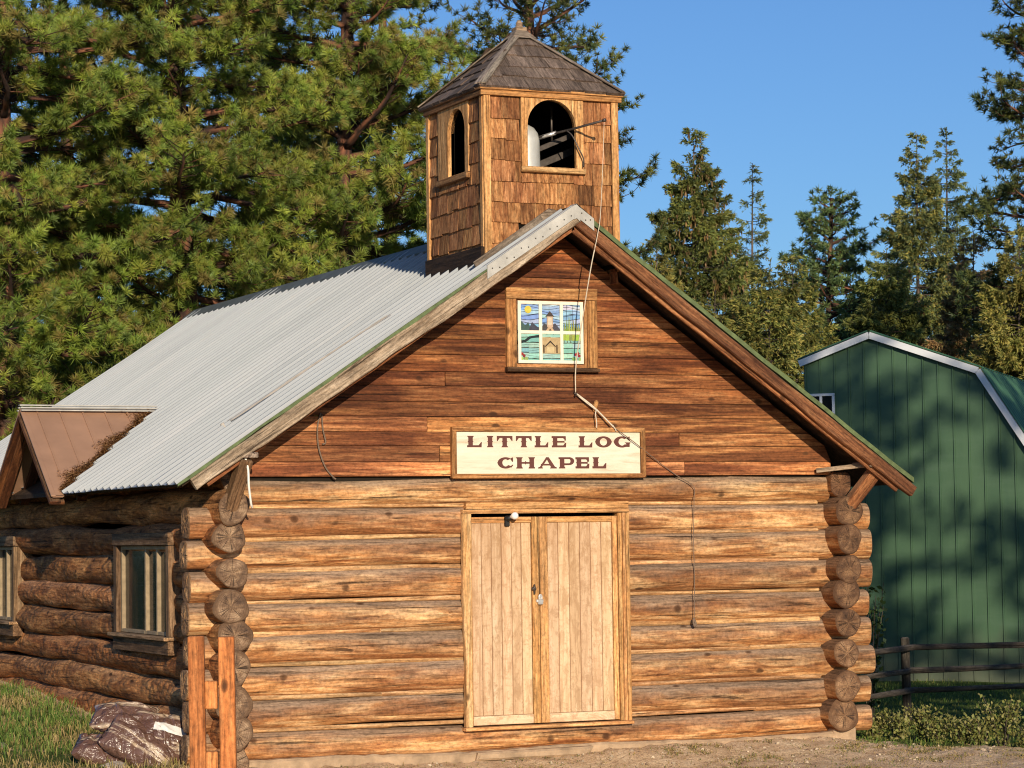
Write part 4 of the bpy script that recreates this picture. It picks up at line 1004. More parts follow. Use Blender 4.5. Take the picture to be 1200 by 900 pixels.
def glyph(ch, x0, x1, z0, z1):
    H = z1-z0; W = (x1-x0)/H; s = .43; t = .18
    def pc(pts):
        ly[0] -= .00004; prism(mbL, [(x0+u*H, z0+v*H) for u, v in pts], ly[0], -.0615, tn=(1, 1, 1))
    def rc(a, b, c, d): pc([(a, c), (b, c), (b, d), (a, d)])
    def stem(a, b, spur=True):
        rc(a, b, 0.02, .98)
        if spur: pc([(a-.07, .5), (a, .44), (a, .56)]); pc([(b, .44), (b+.07, .5), (b, .56)])
    def serif(a, b, top):      # flared slab
        if top: pc([(a-.10, 1.), (b+.10, 1.), (b+.08, .93), (b, .84), (a, .84), (a-.08, .93)])
        else: pc([(a-.10, 0), (a-.08, .07), (a, .16), (b, .16), (b+.08, .07), (b+.10, 0)])
    def ring(a0, a1, ox=0., Wd=None, th=s*1.02, tv=.17, z0r=0., z1r=1., n=30):
        Wd = W if Wd is None else Wd; cx, cz = ox+Wd/2, (z0r+z1r)/2; hh = (z1r-z0r)/2
        for i in range(n):
            q = []
            for a in (a0+(a1-a0)*i/n, a0+(a1-a0)*(i+1)/n):
                c, d = math.cos(math.radians(a)), math.sin(math.radians(a))
                q.append(((cx+Wd/2*c, cz+hh*d), (cx+(Wd/2-th)*c, cz+(hh-tv)*d)))
            pc([q[0][0], q[1][0], q[1][1], q[0][1]])
    if ch == 'L':
        stem(.12, .12+s); serif(.12, .12+s, True); rc(.0, W-.02, 0, t); pc([(W-.30, t), (W-.02, t*.5), (W, .46), (W-.07, .46)])
    elif ch == 'I':
        a = W/2-s/2; stem(a, a+s); serif(a, a+s, True); serif(a, a+s, False)
    elif ch == 'T':
        a = W/2-s/2; stem(a, a+s); serif(a, a+s, False); rc(.0, W, 1-t, 1.); pc([(0, 1-t*.5), (.28, 1-t), (.07, .55), (.0, .55)]); pc([(W, 1-t*.5), (W, .55), (W-.07, .55), (W-.28, 1-t)])
    elif ch == 'E':
        stem(.12, .12+s); rc(0, W-.02, 0, t); rc(0, W-.04, 1-t, 1.); rc(.12+s, W-.22, .43, .57)
        pc([(W-.30, t), (W-.02, t*.5), (W, .42), (W-.07, .42)]); pc([(W-.3, 1-t), (W-.09, .6), (W-.03, .6), (W-.04, 1-t*.5)]); pc([(W-.26, .5), (W-.17, .34), (W-.17, .66)])
    elif ch == 'O':
        ring(0, 360, n=44)
        pc([(-.05, .5), (.02, .43), (.02, .57)]); pc([(W-.02, .43), (W+.05, .5), (W-.02, .57)])
    elif ch in 'CG':
        ring(48, 322, n=36); pc([(-.05, .5), (.02, .43), (.02, .57)])
        pc([(W-.10, .98), (W-.03, .98), (W-.03, .60), (W-.09, .60), (W-.30, .86)])
        if ch == 'C': pc([(W-.36, .13), (W-.06, .34), (W, .30), (W-.20, .08)])
        else: rc(W-.36, W-.04, .06, .40); pc([(W-.52, .46), (W+.05, .46), (W+.03, .38), (W-.04, .34), (W-.36, .34)])
    elif ch == 'H':
        stem(.12, .12+s, False); stem(W-.12-s, W-.12, False)
        for a in (.12, W-.12-s): serif(a, a+s, True); serif(a, a+s, False)
        rc(.12+s, W-.12-s, .43, .57); pc([(W/2-.05, .57), (W/2, .66), (W/2+.05, .57)]); pc([(W/2-.05, .43), (W/2+.05, .43), (W/2, .34)])
    elif ch == 'A':
        pc([(.10, .02), (.30, .02), (W/2+.02, .88), (W/2-.10, 1.)]); pc([(W-.52, .02), (W-.10, .02), (W/2+.12, 1.), (W/2-.14, 1.)]); rc(.30, W-.45, .27, .40)
        pc([(0, 0), (0, .06), (.12, .13), (.34, .13), (.46, .06), (.46, 0)]); pc([(W-.66, 0), (W-.64, .06), (W-.5, .13), (W-.10, .13), (W, .06), (W, 0)])
    elif ch == 'P':
        stem(.12, .12+s, False); serif(.12, .12+s, False); ring(-90, 90, W-1.0, 1.0, .34, .15, .30, 1., 22); rc(.0, W-.49, .85, 1.); rc(.12+s, W-.49, .30, .45)
word = lambda L, z0, z1: [glyph(ch, X(a), X(b), z0, z1) for ch, a, b in L]
def X(p): return sx0+(p-18)/1137*(sx1-sx0)
for L, z0, z1 in (((('L', 105, 190), ('I', 208, 268), ('T', 277, 368), ('T', 388, 480), ('L', 497, 578), ('E', 598, 684)), 2.614, 2.722),
                  ((('L', 757, 840), ('O', 858, 955), ('G', 970, 1066)), 2.614, 2.722),
                  ((('C', 280, 370), ('H', 386, 498), ('A', 515, 625), ('P', 637, 728), ('E', 737, 818), ('L', 838, 920)), 2.414, 2.520)):
    mbL = MB(); word(L, z0, z1); mbL.build('lettering', ['letter'], sign)

lamp = empty('bulb_lamp', 'bare white light bulb in black socket above the left door', 'light bulb', (-.19, -.05, 1.95))
mb = MB(); lathe(mb, [(0, .0), (.032, .0), (.032, .02), (.022, .03), (.022, .06), (0, .06)], (-.235, -.02, 1.935), unit((.35, -.9, .25)), 14); box(mb, (-.235, -.028, 1.915), (.05, .03, .10), ch=.008); mb.build('socket', ['blackbulb'], lamp)
mb = MB(); lathe(mb, [(0, .005), (.014, .006), (.018, .02), (.033, .045), (.036, .062), (.027, .085), (0, .096)], (-.222, -.07, 1.952), unit((.45, -.85, .2)), 18); mb.build('bulb', ['bulb'], lamp)

def rope(name, label, cat, pts, r, mat, n=40, extra=()):
    mb = MB(); q = spline(pts, n)
    if name == 'bell_rope': k = len(q)//2; tube(mb, q[:k+1], .0025, 6, r1=.0045); tube(mb, q[k:], .006, 6)
    else: tube(mb, q, r, 6)
    for (p, rr) in extra: tube(mb, spline(p, 16), rr, 6)
    o = mb.build(name, [mat]); return tag(o, label, cat)
rope('bell_rope', 'pale bell rope hanging past the gable window to a hook', 'rope', [(.575, -.6, 5.69), (.56, -.59, 5.3), (.53, -.58, 4.80), (.50, -.57, 4.6), (.46, -.50, 4.3), (.455, -.30, 3.8), (.47, -.12, 3.4), (.485, -.07, 3.135)], .0066, 'rope', 60)
rope('hitched_rope', 'short pale rope tied off on the cleat above the sign', 'rope', [(.485, -.07, 3.135), (.56, -.06, 3.09), (.68, -.07, 3.0), (.78, -.08, 2.905), (.875, -.095, 2.81)], .0085, 'rope', 40,
     (([(.485, -.05, 3.14), (.60, -.07, 3.045), (.70, -.075, 2.975)], .007), ([(.70, -.08, 2.985), (.685, -.09, 2.93), (.695, -.09, 2.86), (.69, -.10, 2.80)], .006), ([(.86, -.10, 2.83), (.89, -.10, 2.79), (.90, -.095, 2.77)], .006)))
mb = MB(); lathe(mb, [(0, -.06), (.014, -.05), (.026, 0), (.02, .04), (0, .055)], (.705, -.05, 3.02), unit((.25, -.2, 1)), 12); box(mb, (.70, -.035, 2.99), (.03, .03, .06), ch=.006); 
tag(mb.build('rope_cleat', ['stile']), 'small wooden cleat on the gable just above the sign', 'cleat')
mb = MB(); tube(mb, spline([(.485, -.0, 3.14), (.487, -.06, 3.142), (.487, -.085, 3.13), (.485, -.075, 3.112), (.483, -.062, 3.12)], 20), .007)
tag(mb.build('rope_hook', ['steel']), 'small dark hook under the gable window that catches the bell rope', 'hook')
rope('door_twine', 'thin dark twine running from the sign down the right log wall to a small hook', 'string', [(.875, -.09, 2.81), (1.1, -.095, 2.66), (1.36, -.06, 2.485), (1.55, -.045, 2.36), (1.755, -.05, 2.235), (1.765, -.045, 2.1), (1.75, -.05, 1.7), (1.755, -.045, 1.3), (1.74, -.05, .94)], .0042, 'twine', 70,
     (([(1.74, -.05, .95), (1.73, -.055, .91), (1.74, -.06, .87), (1.755, -.055, .89), (1.745, -.05, .93)], .011),))
rope('hanging_wire', 'dark looped wire hanging on the left of the gable wall', 'wire', [(-2.10, -.03, 2.93), (-2.135, -.04, 2.80), (-2.13, -.045, 2.62), (-2.07, -.045, 2.44), (-1.99, -.04, 2.34), (-1.96, -.035, 2.32)], .008, 'twine', 40, (([(-2.09, -.03, 2.92), (-2.085, -.045, 2.78), (-2.06, -.045, 2.66), (-2.09, -.04, 2.64)], .008),))
rope('white_cord', 'white cord looped over the left corner brace', 'cord', [(-2.98, -.48, 2.50), (-2.955, -.48, 2.40), (-2.945, -.47, 2.25), (-2.91, -.42, 2.10), (-2.885, -.38, 2.06)], .011, 'whitecord', 40)
# ------------------------------------------------------------------ post frame in front of the corner
pf = empty('post_frame', 'two orange wooden posts joined by spacer blocks before the left corner', 'post frame', (-5.58, -7.69, -.3))
ang = math.radians(-22); fr = (math.cos(ang), math.sin(ang)); e1 = V(fr[0], fr[1], 0); e3 = V(-fr[1], fr[0], 0)
pax = (V(0, 0, 1), e1, e3)
for (p, zt, tn_) in ((V(-5.665, -7.655, 0), 1.205, (1., 1., 1.)), (V(-5.50, -7.725, 0), 1.20, (1.05, 1., .95))):
    mb = MB(); beam(mb, (p[0]+.012, p[1], -.5), (p[0]-.008, p[1], zt), .094, .09, up=e3, ch=.006, tn=tn_); mb.build('post', ['post'], pf)
for z in (.855, .44, .02):
    mb = MB(); box(mb, V(-5.583, -7.665, z), (.165, .074, .085), (V(0, 0, 1), e1, e3), ch=.006, tn=(1.12, 1.2, 1.2)); mb.build('spacer_block', ['post'], pf)

# ------------------------------------------------------------------ ground
def sstep(a, b, x): t = np.clip((np.asarray(x, float)-a)/(b-a), 0, 1); return t*t*(3-2*t)
def gz(x, y):
    x = np.asarray(x, float); y = np.asarray(y, float)
    base = -.315+.055*sstep(.2, 1.4, x)-.10*sstep(-.05, -1.3, y)+.010*np.clip(-y-3, 0, 30)
    left = -.33+.45*sstep(-2, 7, y)
    right = -.33-.18*sstep(3.2, 7, x)
    wl = sstep(-2.5, -3.0, x)*sstep(-5, 0, y); wr = sstep(3.1, 3.7, x)
    z = base*(1-wl)+left*wl; z = z*(1-wr)+np.minimum(right, base+.02)*wr
    z = np.where(y > 11, z*(1-sstep(11, 20, y))-.5*sstep(11, 20, y), z)
    return z+.012*np.sin(x*2.3+y*1.1)*np.cos(y*1.9-x*.7)+.006*np.sin(x*7.1)*np.sin(y*6.3)
def axis(lo, a, b, hi, st): 
    L = list(np.arange(a, b, st)); g = st; p = a
    while p > lo: g *= 1.18; p -= g; L.insert(0, p)
    g = st; p = L[-1]
    while p < hi: g *= 1.18; p += g; L.append(p)
    return np.array(L)
gx = axis(-500, -7, 9, 500, .10); gy = axis(-500, -4, 12, 700, .10)
X_, Y_ = np.meshgrid(gx, gy); Z_ = gz(X_, Y_)
lump = .012*np.random.default_rng(5).normal(0, 1, X_.shape); near = (np.abs(X_-1) < 9) & (np.abs(Y_-4) < 9); Z_ = Z_+np.where(near, lump, 0)
gt = .12+.5*sstep(-3.0, -3.6, X_)*sstep(-2, .5, Y_)+.75*sstep(3.6, 4.2, X_)*sstep(-1.1, -.4, Y_)+.5*sstep(10, 14, Y_)
nxg = len(gx); idx = np.arange(X_.size).reshape(X_.shape)
Fg = np.stack([idx[:-1, :-1], idx[:-1, 1:], idx[1:, 1:], idx[1:, :-1]], -1).reshape(-1, 4)
P = np.stack([X_, Y_, Z_], -1).reshape(-1, 3)
gr = mesh_obj('ground', P, Fg, ['ground'], P, np.repeat(np.clip(gt, 0, 1).reshape(-1, 1), 3, 1), None, np.ones(len(Fg), bool)); tag(gr, kind='structure')

def blades(name, pos, h, cols, w=.008, bend=.5, label=None, seed=0, ctip=None):
    rg = np.random.default_rng(seed); n = len(pos)
    h = h*rg.uniform(.5, 1.15, n); a = rg.uniform(0, 6.283, n); d = np.stack([np.cos(a), np.sin(a), 0*a], 1)
    b2 = rg.uniform(0, 6.283, n); sd = np.stack([np.cos(b2), np.sin(b2), 0*a], 1)*w*rg.uniform(.6, 1.3, (n, 1))
    up_ = V(0, 0, 1); bd = bend*rg.uniform(.1, 1., (n, 1))
    mid = pos+up_*h[:, None]*.6+d*h[:, None]*bd*.25; tip = pos+up_*h[:, None]*(1-.35*bd)+d*h[:, None]*bd*.9
    v = np.stack([pos-sd/2, pos+sd/2, mid-sd*.4, mid+sd*.4, tip], 1).reshape(-1, 3)
    o = np.arange(n)[:, None]*5
    F = np.concatenate([o+[0, 1, 3], o+[0, 3, 2], o+[2, 3, 4]])
    c = np.array(cols)[rg.integers(0, len(cols), n)]*rg.uniform(.75, 1.25, (n, 1))
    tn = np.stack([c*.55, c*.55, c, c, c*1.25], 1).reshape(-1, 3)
    return mesh_obj(name, v, F, ['grass'], v, tn)
def scatter(n, x0, x1, y0, y1, dens, seed):
    rg = np.random.default_rng(seed); x = rg.uniform(x0, x1, n); y = rg.uniform(y0, y1, n)
    k = rg.uniform(0, 1, n) < dens(x, y); x, y = x[k], y[k]; return np.stack([x, y, gz(x, y)-.01], 1)
nz2 = lambda x, y, f=1.: .5+.5*np.sin(x*2.1*f+1.3*np.sin(y*1.7*f))*np.cos(y*2.4*f+np.sin(x*1.3*f))
GRN = [(.10, .19, .03), (.15, .24, .045), (.22, .28, .07), (.075, .14, .025)]
DRY = [(.42, .30, .13), (.50, .37, .17), (.34, .25, .10), (.36, .30, .10), (.26, .24, .07)]
off = lambda x, y: np.where((x > -3.3) & (y > -.4), 0, 1.)
p = scatter(30000, -9, -3.3, -.2, 10, lambda x, y: off(x, y)*sstep(.3, .62, nz2(x, y))*sstep(.6, 2.2, y), 1); p = p[(p[:, 0] < -4.35) | (p[:, 1] > 1.2)]
tag(blades('green_grass', p, .15, GRN, .009, .7, seed=1), 'bright green grass tufts along the left log wall', 'grass', kind='stuff')
p = scatter(52000, -9, -3.3, -3., 10, lambda x, y: off(x, y)*(1-.75*sstep(.35, .7, nz2(x, y))), 2)
tag(blades('dry_grass', p, .12, DRY, .008, 1.3, seed=2), 'straw coloured dry grass in the left foreground by the sacks', 'dry grass', kind='stuff')
p = scatter(60000, 3.55, 12, -1.0, 11, lambda x, y: sstep(-1.1, -.2, y)*(.4+.6*nz2(x, y))*np.where(y < 3, 1, .5), 3)
tag(blades('lawn', p, .075, [(.10, .18, .03), (.16, .23, .05), (.28, .28, .07), (.08, .13, .022)], .008, .8, seed=3), 'short green lawn between the chapel corner and the barn', 'lawn', kind='stuff')
p = scatter(80000, -3., 8, -4, -.10, lambda x, y: .10+.90*sstep(.5, .8, nz2(x+4, y*1.4, 1.6))*(.35+.65*sstep(-.5, 1.5, x))*sstep(-.1, -.4, y), 4)
tag(blades('dry_weeds', p, .04, DRY+[(.15, .16, .05), (.11, .14, .04), (.3, .2, .1)], .008, 1.7, seed=4), 'thin dry weeds and straw on the bare earth before the chapel', 'weeds', kind='stuff')
# pebbles and chips of wood on the bare earth
mb = MB(); rg = np.random.default_rng(8)
for i in range(420):
    x, y = rg.uniform(-3, 5.5), rg.uniform(-2.2, -.12); r = rg.uniform(.006, .022); n = 6
    th = np.linspace(0, 6.283, n, endpoint=False)+rg.uniform(0, 1)
    b = np.stack([x+r*1.2*np.cos(th)*rg.uniform(.6, 1.3, n), y+r*np.sin(th)*rg.uniform(.6, 1.3, n), np.full(n, float(gz(x, y))-.004)], 1)
    t = b*.5+np.array([x, y, float(gz(x, y))])*.5; t[:, 2] = float(gz(x, y))+r*rg.uniform(.5, 1.)
    c = np.array([(.42, .33, .24), (.25, .17, .11), (.5, .4, .28)][rg.integers(0, 3)])*rg.uniform(.7, 1.2)
    mb.add(np.concatenate([b, t]), [[k, (k+1) % n, n+(k+1) % n, n+k] for k in range(n)]+[[n+k for k in range(n)]], None, tuple(c))
tag(mb.build('pebbles', ['litter']), 'small pebbles and chips scattered on the bare earth', 'pebbles', kind='stuff')

# needle litter lying in the dormer valley
rg = np.random.default_rng(6); V2 = []; C2 = []
for i in range(3600):
    t = rg.uniform(.05, .97)**1.0; y = dy-hw*t; x = xi(y)+.02-abs(rg.normal(0, .035+.075*math.sin(t*9+1)**4)); z = max(dz(y), zl(x))+.012+rg.uniform(0, .05)
    if x < tipx+.1: continue
    a = rg.uniform(0, 6.283); L = rg.uniform(.03, .09); d = V(math.cos(a), math.sin(a), rg.uniform(-.35, .5))*L; s = V(-d[1], d[0], 0); s = s/np.linalg.norm(s)*.006
    q = V(x, y, z); V2 += [q-d/2-s, q-d/2+s, q+d/2]; C2 += [V(*[(.38, .20, .08), (.26, .13, .05), (.46, .28, .13)][rg.integers(0, 3)])]*3
V2 = np.array(V2); tag(mesh_obj('needle_litter', V2, np.arange(len(V2)).reshape(-1, 3), ['litter'], V2, np.array(C2)), 'brown dead pine needles caught in the valley of the side dormer', 'pine needles', kind='stuff')

# ------------------------------------------------------------------ sacks
def sack(name, label, c, ax, size, seed, lab=None, group='brown plastic sacks heaped by the left wall'):
    rg = np.random.default_rng(seed); ph = rg.uniform(0, 6.28, 12); L, W, H = size; ax = np.array([unit(a) for a in ax])
    creases = [(rg.uniform(-L/2, L/2), rg.uniform(-W/2, W/2), rg.uniform(0, 3.14), rg.choice([-.022, .020, .028, -.03]), rg.uniform(.010, .028), rg.uniform(.08, .22)) for _ in range(16)]
    def surf(u, v, o=0.):            # u along -1..1, v angle
        e = (1-np.abs(u)**3.2)**.42; cv, sv = np.cos(v), np.sin(v)
        px = u*L/2*(1+.04*np.sin(3*v+ph[0])); py = np.sign(cv)*np.abs(cv)**.72*W/2*(.86+.14*e)*(1+.04*np.sin(5*u+ph[1]))
        pz = np.sign(sv)*np.abs(sv)**.9*(H/2*e+.006)
        wr = 0
        for (cx_, cy_, an, am, wd, ln) in creases:
            dd = (px-cx_)*np.sin(an)-(py-cy_)*np.cos(an); tt = (px-cx_)*np.cos(an)+(py-cy_)*np.sin(an)
            dd = dd+.025*np.sin(tt*14+cx_*40); wr = wr+am*np.exp(-(dd/wd)**2)*np.exp(-(tt/ln)**2)
        pz = pz+wr*np.sign(sv)*e+.08*H*np.sin(2.2*u+ph[7])*np.cos(py*5+ph[8])
        P = np.stack([px, py, pz+o*np.sign(sv)], -1); return P
    nu, nv = 96, 84; U, Vv = np.meshgrid(np.linspace(-1, 1, nu), np.linspace(0, 2*np.pi, nv, endpoint=False), indexing='ij')
    P = surf(U, Vv); 
    Q = P.reshape(-1, 3); F = [[i*nv+j, i*nv+(j+1) % nv, (i+1)*nv+(j+1) % nv, (i+1)*nv+j] for i in range(nu-1) for j in range(nv)]
    F += [list(range(nv))[::-1], list(range((nu-1)*nv, nu*nv))]
    mb = MB(); mb.add(Q@ax+np.array(c), F, Q+seed, (1, 1, 1), 0, True); o = mb.build(name, ['bag']); tag(o, label, 'sack', group)
    if lab:
        (u0, u1, v0, v1) = lab; U, Vv = np.meshgrid(np.linspace(u0, u1, 14), np.linspace(v0, v1, 8), indexing='ij'); P = surf(U, Vv, .012).reshape(-1, 3)
        mb = MB(); mb.add(P@ax+np.array(c), [[i*8+j, i*8+j+1, (i+1)*8+j+1, (i+1)*8+j] for i in range(13) for j in range(7)], smooth=True); mb.build('label', ['baglabel'], o)
    return o
vr, vt = V(.915, -.403, 0), V(-.403, -.915, 0); uz = V(0, 0, 1)
def frame3(a_img, tilt, up_=None):   # long axis at an angle in the view, face tipped toward the viewer
    x = vr*math.cos(a_img)+uz*math.sin(a_img); nn = unit(vt*math.cos(tilt)+uz*math.sin(tilt)); nn = unit(nn-x*np.dot(nn, x)); return (x, np.cross(nn, x), nn)
sack('plastic_sack', 'crumpled brown plastic sack at the low left of the heap', (-3.98, .66, -.13), frame3(-.25, 1.0), (.50, .36, .20), 3)
sack('plastic_sack', 'slumped brown plastic sack lying across the front of the heap', (-3.70, .44, -.09), frame3(-.62, .62), (.66, .40, .20), 5)
sack('plastic_sack', 'brown plastic sack with a pale label strip leaning on the log wall', (-3.50, .50, -.01), frame3(-.22, .5), (.54, .46, .22), 8, (-.2, .9, 1.30, 1.56))
sack('plastic_sack', 'shiny brown plastic sack folded over the top of the heap', (-3.76, .72, .155), frame3(-.10, .95), (.58, .36, .16), 11)

rk = MB(); rg = np.random.default_rng(2)
def rock(label, c, s, seed):
    rg = np.random.default_rng(seed); nu, nv = 14, 18; v = []; ph = rg.uniform(0, 6, 6)
    for i in range(nu):
        a = math.pi*i/(nu-1)
        for j in range(nv):
            b = 2*math.pi*j/nv; d = V(math.sin(a)*math.cos(b), math.sin(a)*math.sin(b), math.cos(a)); r = 1+.18*math.sin(3*d[0]+ph[0])+.15*math.sin(4*d[1]+ph[1])+.12*math.sin(5*d[2]+ph[2])
            r = min(r, 1.02/max(abs(d @ unit(V(.5, -.6, .6))), .6)); v.append(d*r*np.array(s)+np.array(c))
    F = [[i*nv+j, (i+1)*nv+j, (i+1)*nv+(j+1) % nv, i*nv+(j+1) % nv] for i in range(nu-1) for j in range(nv)]
    mb = MB(); mb.add(v, F, smooth=True); tag(mb.build('rock', ['rock']), label, 'rock')
rock('pale rock half in the frame at the bottom left, above the red board', (-4.75, 1.95, -.15), (.20, .17, .10), 1)
rock('small grey rock at the foot of the sack heap', (-3.98, .35, -.27), (.13, .10, .06), 3)
mb = MB(); ax = (unit(V(.9, -.3, -.25)), unit(V(.25, .95, .05)), None); z_ = np.cross(ax[0], ax[1]); z_ = unit(z_); y_ = np.cross(z_, ax[0])
box(mb, (-5.36, -.55, -.15), (.40, .30, .05), (ax[0], y_, z_), ch=.006); box(mb, (-5.36, -.55, -.20), (.34, .24, .06), (ax[0], y_, z_), ch=.006); tag(mb.build('red_board', ['red']), 'dark red board lying in the grass at the bottom left corner', 'board')

# ------------------------------------------------------------------ barn
O = V(11.06, 11.51, 0); br = V(.719, -.695, 0); bd = V(.695, .719, 0)
barn = empty('green_barn', 'green metal gambrel barn with white rake trim, shaded by trees', 'barn', (11.06, 11.51, -.55))
prof = [(-1.10, 4.37), (0, 4.77), (1.65, 4.17), (2.95, 2.1)]
def bw(u, d, z): return O+br*u+bd*d+V(0, 0, z)
def roofz(u): return float(np.interp(abs(u), [0, 1.65, 2.95], [4.77, 4.17, 2.1]))
mb = MB(); us = np.arange(-2.86, 2.87, .04); Lb = 9.
poly = [(-1.05, -.7), (2.86, -.7), (2.86, roofz(2.86)), (1.65, roofz(1.65)), (.6, roofz(.6)), (0, roofz(0)), (-1.05, roofz(1.05))]
v = [bw(u, 0, z) for u, z in poly]+[bw(u, Lb, z) for u, z in poly]
mb.add(v, [list(range(7)), list(range(7, 14))[::-1]]+[[i, i+7, (i+1) % 7+7, (i+1) % 7] for i in (1, 6)])
mb.build('wall', ['barn'], barn)
mb = MB(); u = -1.04; k = 0
while u < 2.85:
    z1 = roofz(u)-.03; w = .026; t = .02
    P = [(u, 0), (u+.006, -t), (u+w, -t), (u+w+.006, 0)]
    if z1 > -.5:
        v = [bw(a, b-.001, -.7) for a, b in P]+[bw(a, b-.001, min(roofz(a)-.02, z1+.1)) for a, b in P]; mb.add(v, [[i, i+1, i+5, i+4] for i in range(3)]+[[4, 5, 6, 7]])
    u += .228; k += 1
mb.build('siding_rib', ['barn'], barn)['kind'] = 'stuff'
mb = MB()
for (a, b) in zip(prof[:-1], prof[1:]):
    n2 = unit(V(-(b[1]-a[1]), b[0]-a[0], 0)[:2].tolist()+[0])
    a2 = (a[0]+n2[0]*.05, a[1]+n2[1]*.05); b2 = (b[0]+n2[0]*.05, b[1]+n2[1]*.05); a3 = (a[0]-n2[0]*.05, a[1]-n2[1]*.05); b3 = (b[0]-n2[0]*.05, b[1]-n2[1]*.05)
    v = [bw(p[0], d, p[1]) for d in (-.12, -.06) for p in (a2, b2, b3, a3)]
    mb.add(v, [[0, 1, 2, 3][::-1], [4, 5, 6, 7], [0, 4, 5, 1], [3, 2, 6, 7], [0, 3, 7, 4], [1, 5, 6, 2]])
mb.build('rake_trim', ['whitetrim'], barn)
mb = MB(); nd = 40
for (a, b) in zip(prof[:-1], prof[1:]):
    n2 = unit(V(-(b[1]-a[1]), b[0]-a[0], 0)); dd = []
    for i in range(int((Lb+.2)/.228)):
        for o, h_ in ((0, 0), (.02, .02), (.045, .02), (.065, 0)): dd.append((-.13+i*.228+o, h_))
    v = [bw(p[0]+n2[0]*(.062+h_), d, p[1]+n2[1]*(.062+h_)) for p in (a, b) for d, h_ in dd]; k = len(dd)
    mb.add(v, [[i, i+1, k+i+1, k+i] for i in range(k-1)])
mb.build('roof', ['barnroof'], barn)
mb = MB(); wz0, wz1, wu0, wu1 = 3.53, 3.90, -1.0, -.57
def bb(u0, u1, z0, z1, d0, d1): 
    c = bw((u0+u1)/2, (d0+d1)/2, (z0+z1)/2); box(mb, c, (u1-u0, z1-z0, abs(d1-d0)), (br, V(0, 0, 1), bd), ch=.003, tn=(1, 1, 1))
for (a, b, c, d) in ((wu0, wu1, wz1-.04, wz1), (wu0, wu1, wz0, wz0+.04), (wu0, wu0+.04, wz0+.041, wz1-.041), (wu1-.04, wu1, wz0+.041, wz1-.041), ((wu0+wu1)/2-.02, (wu0+wu1)/2+.02, wz0+.041, wz1-.041)): bb(a, b, c, d, -.05, -.005)
bwn = mb.build('window', ['whitetrim'], barn)
mb = MB(); bb(wu0+.02, wu1-.02, wz0+.02, wz1-.02, -.028, -.022); mb.build('pane', ['darkglass'], bwn)

# ------------------------------------------------------------------ rail fence
fence = empty('rail_fence', 'dark weathered three-rail wooden fence before the green barn', 'fence', (6.14, 3.04, -.45))
posts = [(4.15, 1.72), (6.14, 3.04), (8.55, 2.80), (11.0, 2.55)]
for i, (x, y) in enumerate(posts):
    mb = MB(); beam(mb, (x+.01, y, -.7), (x-.01, y, .53+.02*(i % 2)), .095, .09, up=(.4, .9, 0), ch=.015, tn=(.55, .55, .55)); mb.build('post', ['fence'], fence)
for i in range(3):
    (x0, y0), (x1, y1) = posts[i], posts[i+1]; d = unit(V(x1-x0, y1-y0, 0)); n_ = V(d[1], -d[0], 0)*.085
    for z in (.43, .18, -.055):
        a, b = V(x0, y0, z+rnd(-.012, .012)-(.02 if i == 0 else 0))+n_-d*.06, V(x1, y1, z+rnd(-.012, .012))+n_+d*.06
        log('rail', fence, a, b, .032, ('fence', 'fence'), amp=.006, bend=.008, seed=int(700+i*10+z*100), nseg=12, tn=(.65, .62, .6), sq=(.6, 1.))

# ------------------------------------------------------------------ foliage
def tri_mesh(name, tris, cols, mat, parent):
    v = tris.reshape(-1, 3); f = np.arange(len(v)).reshape(-1, 3)
    return mesh_obj(name, v, f, [mat], v, cols.reshape(-1, 3), parent=parent)
def nvec(a): return a/(np.linalg.norm(a, axis=-1, keepdims=True)+1e-9)
def tufts(C, D, per, L, w, cols, rg, spread=.9, dead=.0):
    N = len(C); c = np.repeat(C, per, 0); d = np.repeat(D, per, 0); n = len(c)
    r = nvec(rg.normal(0, 1, (n, 3))); dr = nvec(d*(.75)+r*spread)
    ln = L*rg.uniform(.65, 1.15, (n, 1))*np.repeat(rg.uniform(.6, 1.2, (N, 1)), per, 0); st = c+d*rg.uniform(-.06, .06, (n, 1))*L*2+dr*.02
    sd = nvec(np.cross(dr, rg.normal(0, 1, (n, 3))))*w*rg.uniform(.7, 1.2, (n, 1))
    dr2 = nvec(dr+V(0, 0, -.12)); tip = st+dr2*ln
    T = np.stack([st+sd*.5, st-sd*.5, tip], 1)
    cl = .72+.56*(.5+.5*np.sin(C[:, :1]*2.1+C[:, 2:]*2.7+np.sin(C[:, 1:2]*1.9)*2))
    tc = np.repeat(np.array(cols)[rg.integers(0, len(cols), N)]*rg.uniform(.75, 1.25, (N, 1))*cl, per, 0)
    return T, np.stack([tc*.7, tc*.7, tc*1.2], 1)
